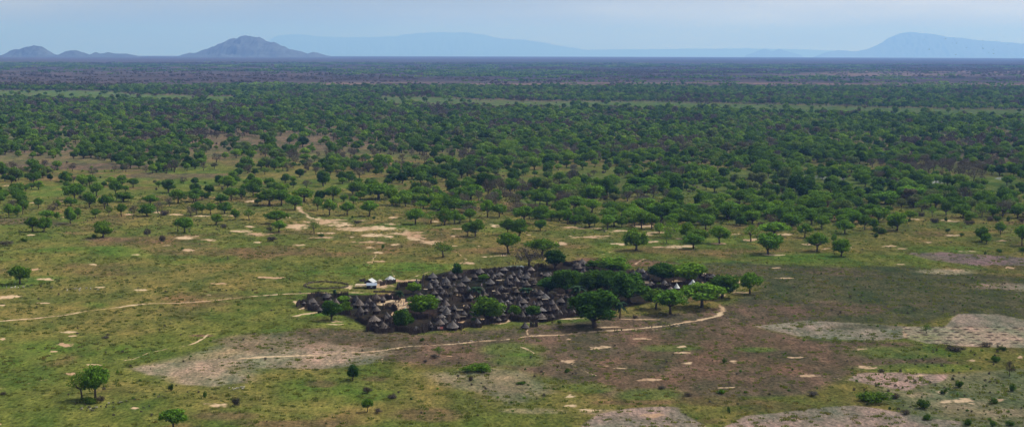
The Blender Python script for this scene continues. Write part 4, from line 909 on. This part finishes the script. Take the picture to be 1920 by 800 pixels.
def shed_hip():
    ps = P(731.5, 529); r = empty('tin_roof_shed', ps); w, l, e, t_ = 4.8, 4.4, 1.6, 3.2; r.rotation_euler[2] = .35
    mb = MB(); mb.box((0, 0, e / 2), (w - .8, l - .8, e)); link('wall', mb.mesh('wall', M_shed), r)
    mb = MB(); q = 6; vs = [((w/2 + .45) * math.cos(a), (l/2 + .45) * math.sin(a), e) for a in [i * 2 * math.pi / q for i in range(q)]]
    vs += [(x_ * .96, y_ * .96, e - .1) for x_, y_, _ in vs] + [(-.3, 0, t_), (.3, 0, t_)]
    fs = [(0, 1, 13), (1, 2, 12, 13), (2, 3, 12), (3, 4, 12), (4, 5, 13, 12), (5, 0, 13)] + [(i, i + 6, (i + 1) % 6 + 6, (i + 1) % 6) for i in range(6)] + [(11, 10, 9, 8, 7, 6)]
    mb.add(vs, fs); link('roof', mb.mesh('roof', M_tin), r); mb = MB(); mb.box((0, -l/2 + .37, .75), (.9, .05, 1.5)); link('door', mb.mesh('door', M_door), r)
    return setp(r, 'shed with bright white hipped tin roof on the sand, rightmost shed', 'shed', 'tin roofed sheds beside the village')
shed_gable(); shed_mono(); shed_hip()
# straw stack and pale animal pen by the sheds
mb = MB(); mb.lathe([(1.5, 0), (1.7, .6), (1.4, 1.3), (.7, 1.8), (.05, 2.0)], 16, .12, 5); o = link('straw_stack', mb.mesh('straw_stack', M_straw, True), None, P(712, 531)); setp(o, 'rounded tan straw stack between the tin roofed sheds', 'straw stack')
def rack(X_, Y_, w, d, h, label, top=M_straw, tone=1.0, rz=0, name='drying_rack', group='pole platforms between the huts'):
    ps = P(X_, Y_); r = empty(name, ps); r.rotation_euler[2] = rz
    mb = MB(); mb.box((0, 0, h), (w, d, .12)); n = int(w / .4)
    for i in range(n): mb.box((-w/2 + .2 + i * .4, 0, h + .09), (.22, d * 1.05, .06), random.uniform(-.1, .1))
    o = link('deck', mb.mesh('deck', top), r); o.color = (tone, tone, tone, 1)
    for sx in (-1, 1):
        for sy in (-1, 1):
            mb = MB(); mb.tube([(sx * w * .45, sy * d * .42, -.2), (sx * w * .45, sy * d * .42, h)], [.07, .06], 5); link('leg', mb.mesh('leg', M_fence), r)
    return setp(r, label, 'platform', group)
rack(679, 539, 6.5, 5, 1.5, 'long pale open sided shelter left of the blue roofed shed', M_straw, 1.1, 0, 'pole_shelter', None)
RK = [(815,532),(833,527),(834,533),(832,537),(798,549),(800,559),(944,531),(952,546),(1003,529),(998,526),(1004,537),(948,556),(912,559),(862,586),(868,600),(1022,568),(1054,571),(1058,561),(935,532),(930,548),(965,545),(976,545),(984,523),(1045,543),(1212,537),(1250,539),(1088,540),(905,556),(892,584),(760,609),(880,529),(1148,548),(1320,522),(926,552),(1002,548),(1320,518),(996,531),(1054,541)]
for i, (X_, Y_) in enumerate(sorted(RK, key=lambda q: q[0])):
    z_ = 'left' if X_ < 900 else ('middle' if X_ < 1000 else 'right')
    idx = [q for q in sorted(RK) if ('left' if q[0] < 900 else ('middle' if q[0] < 1000 else 'right')) == z_].index((X_, Y_))
    rack(X_, Y_, random.uniform(1.6, 3.0), random.uniform(1.2, 2), random.uniform(1.2, 1.9), 'flat pole platform among the huts of the %s village part, %s' % (z_, ORD[idx] if idx < 15 else 'rightmost'), M_straw, random.choice([.45, .6, .9, 1.3]), random.uniform(-.4, .4))

# ------------------------------------------------------------------ palisade fences
def palisade(pts, label, name='stick_fence', h=1.9, mat=M_fence, cat='fence', group='stick fences of the village', w=.26, thick=1):
    if name == 'stick_fence': h = 2.3; thick = 2
    g = [P(*p) for p in pts]; c0 = g[0].copy(); mb = MB(); R_ = random.Random(int(pts[0][0] * 7 + pts[0][1]))
    for i in range(len(g) - 1):
        a, b = g[i], g[i + 1]; L_ = (b - a).length; n = max(1, int(L_ / w)); an = math.atan2(b.y - a.y, b.x - a.x)
        for k in range(n):
            for q in range(thick):
                p = a.lerp(b, (k + .5) / n) - c0; hh = h * R_.uniform(.72, 1.18)
                off = R_.uniform(-.12, .12) * (1 + 2 * (thick - 1))
                mb.box((p.x - math.sin(an) * off, p.y + math.cos(an) * off, p.z + hh / 2 - .1), (w * R_.uniform(.5, 1.05), .1, hh + .2), an + R_.uniform(-.3, .3), R_.uniform(-.1, .1))
    o = link(name, mb.mesh(name, mat), None, c0); return setp(o, label, cat, group)
FE = [([(556,575),(562,571),(575,570)],'short stick fence at the left tip of the village'),([(577,581),(590,583.5),(612,583)],'front stick fence of the left hut group'),([(577,561),(590,557),(606,555)],'back stick fence of the left hut group, left piece'),([(625,557),(640,556),(653,555)],'back stick fence of the left hut group, right piece'),([(638,590),(657,590)],'short fence piece right of the dark tree of the left group'),
([(718,580),(728,577),(738,578),(743,584)],'curved dark stick fence around the lower edge of the sandy square'),([(672,596),(674,603),(682,607),(691,610)],'curved fence bulging at the lower left of the village'),([(690,612),(693,618),(704,621),(720,622),(742,621)],'long front fence below the two big front left huts'),([(742,621),(765,623),(785,625),(800,622),(803,613)],'curved front fence right of the dark round front tree'),
([(803,618),(825,619),(850,618),(870,615)],'front fence below the pale roofed front huts'),([(870,614),(890,611),(920,607)],'front fence below the large green village tree'),([(920,606),(948,603),(953,597)],'fence corner at the sandy gap in the village front'),([(957,598),(975,603),(1000,604),(1030,603)],'front fence below the two small round trees'),([(1030,602),(1050,597),(1078,594)],'front fence next to the big front tree'),
([(745,543),(748,538),(770,536),(790,536)],'tall dark fence facing the sand behind the square'),([(792,536),(794,524),(812,523)],'dark back fence under the highest left hut'),([(820,524),(838,522),(848,523)],'dark back fence left of the small back tree'),([(868,522),(880,513),(905,512),(925,510)],'long back fence of the main village, left piece'),([(925,509),(945,508),(975,507),(1003,506)],'long back fence of the main village beside the pond'),
([(1003,503),(1012,501),(1024,502)],'dark fence right of the pond'),([(1056,496),(1068,499),(1084,498)],'hedge like fence behind the very dark back tree'),([(1180,517),(1195,521),(1215,524)],'fence around the first right hand hut group'),([(1222,540),(1240,542),(1265,544)],'fence in front of the small right hand huts'),([(1275,534),(1298,533),(1316,536)],'fence behind the larger white tent'),([(1310,520),(1330,523),(1350,522)],'fence at the far right hut'),
([(722,560),(740,561),(752,562)],'fence along the back of the sandy square'),([(760,566),(775,562),(790,562)],'fence at the back right corner of the sandy square'),([(770,596),(785,598),(803,597)],'inner fence right of the dark round front tree'),([(858,556),(866,556),(880,558)],'inner fence below the brown yard'),([(895,545),(912,549),(925,548)],'inner pale fence above the large green tree')]
for pts, lb in FE: palisade(pts, lb)
# small compound fences between huts
R_ = random.Random(11); comp = []
for i in range(230):
    hx, hy, hr = hutpos[R_.randrange(len(hutpos))]; a0 = R_.uniform(0, 6.28); rr = hr + R_.uniform(1.2, 2.6)
    cpx, cpy = project(np.array([hx]), np.array([hy]), np.zeros(1))
    if 712 < cpx[0] < 775 and 552 < cpy[0] < 592: continue
    comp.append((hx, hy, a0, rr, R_.uniform(.9, 2.0)))
for i, (hx, hy, a0, rr, sp_) in enumerate(comp):
    mb = MB(); n = int(rr * sp_ / .26)
    for k in range(n):
        a = a0 + sp_ * k / n; hh = 2.1 * R_.uniform(.6, 1.25); mb.box((rr * math.cos(a), rr * math.sin(a), hh / 2 - .1), (.1, .2, hh + .2), a + R_.uniform(-.2, .2), R_.uniform(-.08, .08))
    o = link('stick_fence', mb.mesh('stick_fence', M_fence), None, (hx, hy, gz(hx, hy))); setp(o, 'short curved stick screen beside a crowded village hut', 'fence', 'short stick screens between the huts')
# brushwood livestock ring
ring = [(612 + 41 * math.cos(a) , 535.5 + 6.3 * math.sin(a) * (1 + .12 * math.sin(3 * a + 1)) + .35 * math.sin(9 * a)) for a in np.linspace(.12, 6.1, 40)]
palisade(ring, 'oval brushwood livestock ring on the grass left of the sheds', 'brushwood_pen', .75, M_brush, 'pen', None, .5, 3)
palisade([(712,536),(722,534),(735,532),(742,531)], 'broken pole fence in front of the white roofed shed', h=1.5, w=.45, group=None)
palisade([(676,528),(684,527)], 'little brown brushwood heap left of the gabled shed', 'brush_heap', 1.3, M_dead, 'brushwood', None, .2, 5)
palisade([(740,548),(700,547.5)], 'dark low hedge row above the left hut groups', 'hedge_row', .8, M_dead, 'hedge', None, .4, 3)
# hut standing outside, front
ps = P(984, 616); r = empty('thatched_hut', ps); setp(r, 'lone dark pointed hut outside the front fence', 'hut', 'thatched huts of the village')
o = link('roof', ROOFS[1], r); o.location = (0, 0, .7); o.scale = (.85, .85, 1.0); o.color = (.8, .8, .8, 1); link('finial', FIN, o); o = link('wall', WALLS[0], r); o.scale = (.8, .8, .6); o = link('doorway', DOOR, r); o.scale = (.8, .8, .6)
palisade([(993,612),(1000,613),(1008,612)], 'low stick pen beside the lone dark hut', h=1.2, group=None)
# the pond and water between forest trees
def pondobj(name, X_, Y_, rx, ry, label):
    V = [P(X_ + rx * math.cos(a) * (1 + .15 * math.sin(3 * a + X_)), Y_ + ry * math.sin(a)) + Vector((0, 0, .05)) for a in np.linspace(0, 2 * math.pi, 40, endpoint=False)]
    c0 = P(X_, Y_); me = bpy.data.meshes.new(name); me.from_pydata([v - c0 for v in V], [], [tuple(range(39, -1, -1))]); me.update(); me.materials.append(M_water)
    if me.polygons[0].normal.z < 0: me.flip_normals()
    o = link(name, me, None, c0); setp(o, label, 'water', None, 'structure')
mw, nt, out = newmat('still_water'); M_water = mw
b = N(nt, 'ShaderNodeBsdfPrincipled'); b.inputs['Base Color'].default_value = (.22, .25, .2, 1); b.inputs['Roughness'].default_value = .12; L(nt, b.outputs[0], out.inputs[0])
bm_ = N(nt, 'ShaderNodeBump'); bm_.inputs['Strength'].default_value = .12; bm_.inputs['Distance'].default_value = .1
L(nt, noise(nt, N(nt, 'ShaderNodeNewGeometry').outputs['Position'], .8, 3), bm_.inputs['Height']); L(nt, bm_.outputs[0], b.inputs['Normal'])
pondobj('pond_water', 968, 500, 22, 2.4, 'small bright pond behind the village under the grey tree')
for X_, Y_, rx, ry in ((1500, 329, 18, 2.5), (1535, 332, 16, 2.5), (1560, 336, 22, 2.5), (1688, 327, 14, 2), (1690, 342, 40, 3), (1752, 342, 16, 2.5), (1882, 335, 16, 2.5), (1440, 333, 10, 2), (1775, 252, 8, 1), (1895, 226, 14, 1)):
    pondobj('flood_water', X_, Y_, rx, ry, 'shallow flood water shining between forest trees')

# ------------------------------------------------------------------ people, goats, birds
def skinned(name, verts, edges, radii, mat, root=0, sub=1):
    me = bpy.data.meshes.new(name); me.from_pydata(verts, edges, []); o = bpy.data.objects.new(name, me); COL.objects.link(o)
    md = o.modifiers.new('s', 'SKIN'); sv = me.skin_vertices[0].data
    for i, r in enumerate(radii): sv[i].radius = (r, r) if not isinstance(r, tuple) else r
    sv[root].use_root = True
    o.modifiers.new('d', 'SUBSURF').levels = sub
    dg = bpy.context.evaluated_depsgraph_get(); m2 = bpy.data.meshes.new_from_object(o.evaluated_get(dg)); COL.objects.unlink(o); bpy.data.objects.remove(o)
    m2.materials.clear(); m2.materials.append(mat); m2.polygons.foreach_set('use_smooth', [True] * len(m2.polygons)); m2.name = name
    return m2
pv = [(0,0,.95),(0,0,1.15),(0,0,1.38),(0,0,1.5),(0,.02,1.62),(0,.01,1.72),(.09,0,.88),(.11,.08,.5),(.11,-.05,.08),(.11,.1,.03),(-.09,0,.88),(-.11,-.1,.5),(-.11,-.25,.1),(-.11,-.12,.03),(.19,0,1.4),(.25,-.06,1.13),(.24,.1,.9),(-.19,0,1.4),(-.25,.08,1.13),(-.22,.22,.92)]
pe = [(0,1),(1,2),(2,3),(3,4),(4,5),(0,6),(6,7),(7,8),(8,9),(0,10),(10,11),(11,12),(12,13),(2,14),(14,15),(15,16),(2,17),(17,18),(18,19)]
prd = [.14,.12,.15,.06,.1,.08,.1,.065,.045,.035,.1,.065,.045,.035,.055,.045,.035,.055,.045,.035]
PERSON = skinned('person', pv, pe, prd, M_skin)
mb = MB(); mb.lathe([(.22, .55), (.2, .8), (.16, 1.05), (.19, 1.3), (.2, 1.44), (.08, 1.5)], 12, .04, 2); ROBE = mb.mesh('clothing', M_cloth, True)
PPL = [(742,567,'person walking at the back of the sandy square',(.5,.4,.5)),(752,569,'person standing in the middle of the sandy square',(.6,.5,.6)),(746.5,576,'person in dark clothes at the neck of the sandy square, right one of two',(.4,.3,.4)),(742.5,575,'person at the neck of the sandy square, left one of two',(1.5,.7,.5)),(757,573,'person in pale clothes near the little white tent',(4,4,4)),(736,561,'person in white by the back fence of the square',(5,5,5)),(750,564,'person beside the palm behind the square',(.7,.4,.3)),
(942,480.5,'person behind the village, leftmost of the walking four',(.3,.3,.4)),(946.5,480,'person behind the village, second of the walking four',(.4,.4,.5)),(949.5,480,'person behind the village, third of the walking four',(3,3,3)),(956,479,'person behind the village, rightmost of the walking four',(.3,.3,.3)),
(657.5,592,'person standing on the grass right of the dark left tree',(.6,.3,.3)),(663,594,'person further right on the grass by the left hut group',(.4,.4,.5)),(962,498,'person standing at the left end of the pond',(.5,.4,.4)),(967,497,'person standing behind the pond',(.5,.3,.3)),(1153,622,'person walking on the path below the big front tree, left of two',(.3,.3,.3)),(1156.5,622,'person walking on the path below the big front tree, right of two',(.3,.3,.3)),(903,537,'person in white between the back left huts',(5,5,5)),(608,472,'person alone in the plain above the sheds',(1.4,.5,.3)),(857,618,'person in pale cloth outside the front fence, left of two',(3,2.6,2.6)),(863,617,'person in pale cloth outside the front fence, right of two',(3,3,3)),(1263,529,'person standing on the sand by the right hand huts',(.5,.4,.4))]
for X_, Y_, lb, cc in PPL:
    r = empty('person', P(X_, Y_)); r.rotation_euler[2] = random.uniform(0, 6.28); setp(r, lb, 'person', 'people around the village'); link('body', PERSON, r); o = link('clothing', ROBE, r); o.color = (*cc, 1)
gv = [(-.42,0,.6),(0,0,.58),(.36,0,.62),(.52,0,.78),(.62,0,.92),(.8,0,.86),(-.4,.11,.35),(-.46,.11,.2),(-.42,.11,.0),(-.4,-.11,.35),(-.46,-.11,.2),(-.42,-.11,.0),(.36,.1,.35),(.36,.1,.02),(.36,-.1,.35),(.38,-.1,.02),(-.55,0,.66)]
ge = [(0,1),(1,2),(2,3),(3,4),(4,5),(0,6),(6,7),(7,8),(0,9),(9,10),(10,11),(2,12),(12,13),(2,14),(14,15),(0,16)]
grd = [.15,.19,.16,.09,.085,.045,.08,.04,.03,.08,.04,.03,.06,.03,.06,.03,.03]
GOAT = skinned('goat', gv, ge, grd, M_goat, 1)
def herd(spots, label, group, pw, name='goat', sc=1.0):
    for X_, Y_ in spots:
        o = link(name, GOAT, None, P(X_, Y_)); o.rotation_euler[2] = random.uniform(0, 6.28); o.scale = (sc * .8,) * 3
        w = random.random() < pw; q = random.uniform(.5, .8) if w else random.uniform(.06, .16); o.color = (q, q, q, 1)
        setp(o, ('white %s ' if w else 'dark %s ') % name + label, name, group)
gs = [(142,758),(152,769),(154,767),(163,770),(166,766),(169,768),(171,770),(174,771),(168,764),(176,767),(181,765),(189,763),(199,764),(200,760),(204,757),(212,756),(213,764),(223,757),(226,755),(229,756),(237,753),(160,760),(252,750),(297,745),(307,745),(270,766),(280,762)]
herd(gs, 'grazing in the herd near the bottom left tree pair', 'goats near the bottom left trees', .3)
herd([(5,538),(12,540),(22,541),(28,540),(34,541),(44,540),(52,538),(58,537),(77,538),(122,543),(126,546),(132,544),(141,543),(150,543),(149,546),(162,542),(170,543),(178,544),(184,545),(96,541)], 'grazing in the herd beside the lone far left tree', 'cattle near the far left tree', .5, 'cow', 1.5)
herd([(796,646),(802,647),(860,643),(866,642),(871,641),(878,640.5),(884,640),(891,640),(896,638.5),(903,638),(909,638),(913,637)], 'walking in line on the sandy path below the village', 'goats on the path below the village', .15)
herd([(1230,611),(1234,610),(1239,610),(1243,612),(1247,611),(1252,609),(1256,611),(1260,613),(1264,611),(1268,610),(1273,611),(1278,609),(1222,614),(1216,613),(1258,614.5)], 'walking on the sandy path right of the village front', 'goats on the path right of the village', .1)
herd([(430,728),(437,731),(441,730),(446,729),(452,727),(455,730),(457,727),(436,729)], 'grazing on the green grass at lower left of centre', 'goats on the green grass', .9)
herd([(816,441),(822,443),(828,440),(834,442),(840,438),(845,443),(825,437),(836,446),(700,412),(706,437)], 'grazing in the plain behind the village', 'goats in the plain behind', .3)
# laundry
for X_, Y_, c_, lb in ((823, 618.5, (1, .7, .7), 'pale pink cloth hanging on the front fence, left one'), (828, 618.8, (1, 1, 1), 'red cloth hanging on the front fence, right one')):
    mb = MB(); n = 6; vs = []
    for k in range(n + 1):
        for zz in (0, 1): vs.append((k * .2 - .6, .05 * math.sin(k * 2), .75 + zz * .9 + .03 * math.cos(k * 3)))
    nv = len(vs); vs += [(a_, b_ + .03, c2) for a_, b_, c2 in vs]
    fs = [(2 * k, 2 * k + 2, 2 * k + 3, 2 * k + 1) for k in range(n)] + [(nv + 2 * k + 1, nv + 2 * k + 3, nv + 2 * k + 2, nv + 2 * k) for k in range(n)] + [(2 * k + 1, 2 * k + 3, nv + 2 * k + 3, nv + 2 * k + 1) for k in range(n)]
    mb.add(vs, fs); o = link('laundry', mb.mesh('laundry', M_red if X_ > 825 else M_white), None, P(X_, Y_ + .8)); o.color = (*c_, 1); setp(o, lb, 'laundry', 'cloths on the front fence')
# birds high up over the plain
mb = MB(); mb.tube([(-.28, 0, 0), (-.1, 0, .02), (.12, 0, .03), (.26, 0, .04), (.36, 0, .02)], [.02, .06, .07, .045, .01], 6)
for sg in (-1, 1):
    mb.add([(.14, sg * .04, .04), (-.06, sg * .04, .04), (-.04, sg * .42, .2), (.14, sg * .4, .22), (-.12, sg * .85, .08), (-.02, sg * .84, .1)], [(0, 1, 2, 3), (3, 2, 4, 5)] if sg < 0 else [(3, 2, 1, 0), (5, 4, 2, 3)])
mb.add([(-.26, -.02, .0), (-.26, .02, .0), (-.45, .08, .01), (-.45, -.08, .01)], [(0, 1, 2, 3)])
BIRD = mb.mesh('bird', M_bird)
BR = [(1387,3),(1626,2),(1480,75),(1331,50),(1789,25),(1768,67),(1773,73),(1786,81),(1793,82),(1794,80),(1742,91),(1742,93),(1792,103),(1743,113),(1812,90),(1822,52),(1842,76),(1843,85),(1843,91),(1854,99),(1862,94),(1864,92),(1863,101),(1871,89),(1868,77),(1893,60),(1915,38),(1857,72),(1882,70),(1733,75),(1762,61),(1890,84)]
for i, (X_, Y_) in enumerate(BR):
    d = dirpx(np.array([float(X_)]), np.array([float(Y_)]))[0]; D = random.uniform(900, 1500); p = Vector((0, 0, H)) + Vector(d.tolist()) * D
    o = link('bird', BIRD, None, p); o.rotation_euler = (random.uniform(-.5, .5), random.uniform(-.3, .3), random.uniform(0, 6.28)); q = random.uniform(.6, 1.2); o.scale = (q,) * 3
    setp(o, 'tiny dark bird circling in the flock before the right hand mountain' if Y_ > 45 and X_ > 1700 else ['tiny dark bird flying alone at the top of the sky, left one', 'tiny dark bird flying alone at the top of the sky, right one', 'tiny dark bird alone left of the right hand mountain', 'tiny dark bird flying alone over the horizon, leftmost low one', 'tiny dark bird flying above the flock at right'][min(i, 4)] if i < 5 else 'tiny dark bird at the far right high in the sky', 'bird', 'birds circling at the right')

# ------------------------------------------------------------------ light, sky, haze
SUN_EL = math.radians(51); SUN_AZ = math.radians(52)       # azimuth measured from the view direction (+Y) towards +X
sun = bpy.data.lights.new('sun', 'SUN'); sun.energy = 5.0; sun.angle = math.radians(.53); sun.color = (1, .95, .87)
so = bpy.data.objects.new('sun', sun); COL.objects.link(so)
sdv = Vector((math.cos(SUN_EL) * math.sin(SUN_AZ), math.cos(SUN_EL) * math.cos(SUN_AZ), math.sin(SUN_EL)))
so.rotation_euler = sdv.to_track_quat('Z', 'Y').to_euler(); so.location = (0, 0, 500)
w = bpy.data.worlds.new('World'); S.world = w; w.use_nodes = True; nt = w.node_tree; nt.nodes.clear()
out = nt.nodes.new('ShaderNodeOutputWorld'); bg = nt.nodes.new('ShaderNodeBackground'); sky = nt.nodes.new('ShaderNodeTexSky')
sky.sky_type = 'NISHITA'; sky.sun_disc = False; sky.sun_elevation = SUN_EL; sky.sun_rotation = SUN_AZ; sky.altitude = 100; sky.dust_density = .6; sky.air_density = 1.0; sky.ozone_density = 2.0
bg.inputs[1].default_value = .05
tc = nt.nodes.new('ShaderNodeTexCoord'); mp = nt.nodes.new('ShaderNodeMapping'); mp.inputs['Scale'].default_value = (1, 1, 7); nt.links.new(tc.outputs['Generated'], mp.inputs[0])
cn = noise(nt, mp.outputs[0], 2.6, 6, .55)
cf = ramp(nt, cn, [(.42, (0, 0, 0)), (.7, (.45, .45, .45))])
sx = N(nt, 'ShaderNodeSeparateXYZ'); nt.links.new(tc.outputs['Generated'], sx.inputs[0])
bank = ramp(nt, math_(nt, 'ADD', math_(nt, 'MULTIPLY', sx.outputs[0], 1.2), .5), [(.32, (0, 0, 0)), (.85, (.95, .95, .95))])
cf = math_(nt, 'ADD', cf, math_(nt, 'MULTIPLY', bank, math_(nt, 'MULTIPLY', math_(nt, 'SUBTRACT', cn, .22), 3.6)), True)
skc = mixc(nt, cf, sky.outputs[0], (14.5, 13.6, 13.0))
nt.links.new(skc, bg.inputs[0]); nt.links.new(bg.outputs[0], out.inputs[0])
# haze: one closed box of even air
lo, hi = -900., 1500.
mb = MB(); mb.box((0, 0, (lo + hi) / 2), (230000, 230000, hi - lo))
mh, nt, out = newmat('haze_air'); pvn = N(nt, 'ShaderNodeVolumePrincipled'); pvn.inputs['Color'].default_value = (.20, .40, 1.0, 1); pvn.inputs['Absorption Color'].default_value = (.42, .48, .52, 1); pvn.inputs['Density'].default_value = 3.9e-5; pvn.inputs['Anisotropy'].default_value = 0.2
pvn.inputs['Density Attribute'].default_value = ''
L(nt, pvn.outputs[0], out.inputs['Volume'])
HZ = link('haze', mb.mesh('haze', mh)); setp(HZ, 'thin blue haze over the whole plain', 'haze', None, 'stuff')

S.view_settings.view_transform = 'Standard'; S.view_settings.look = 'None'; S.view_settings.exposure = 0.44; S.view_settings.gamma = 1
S.render.engine = 'CYCLES'; S.cycles.volume_bounces = 0; S.cycles.max_bounces = 5; S.cycles.diffuse_bounces = 2; S.cycles.transparent_max_bounces = 4
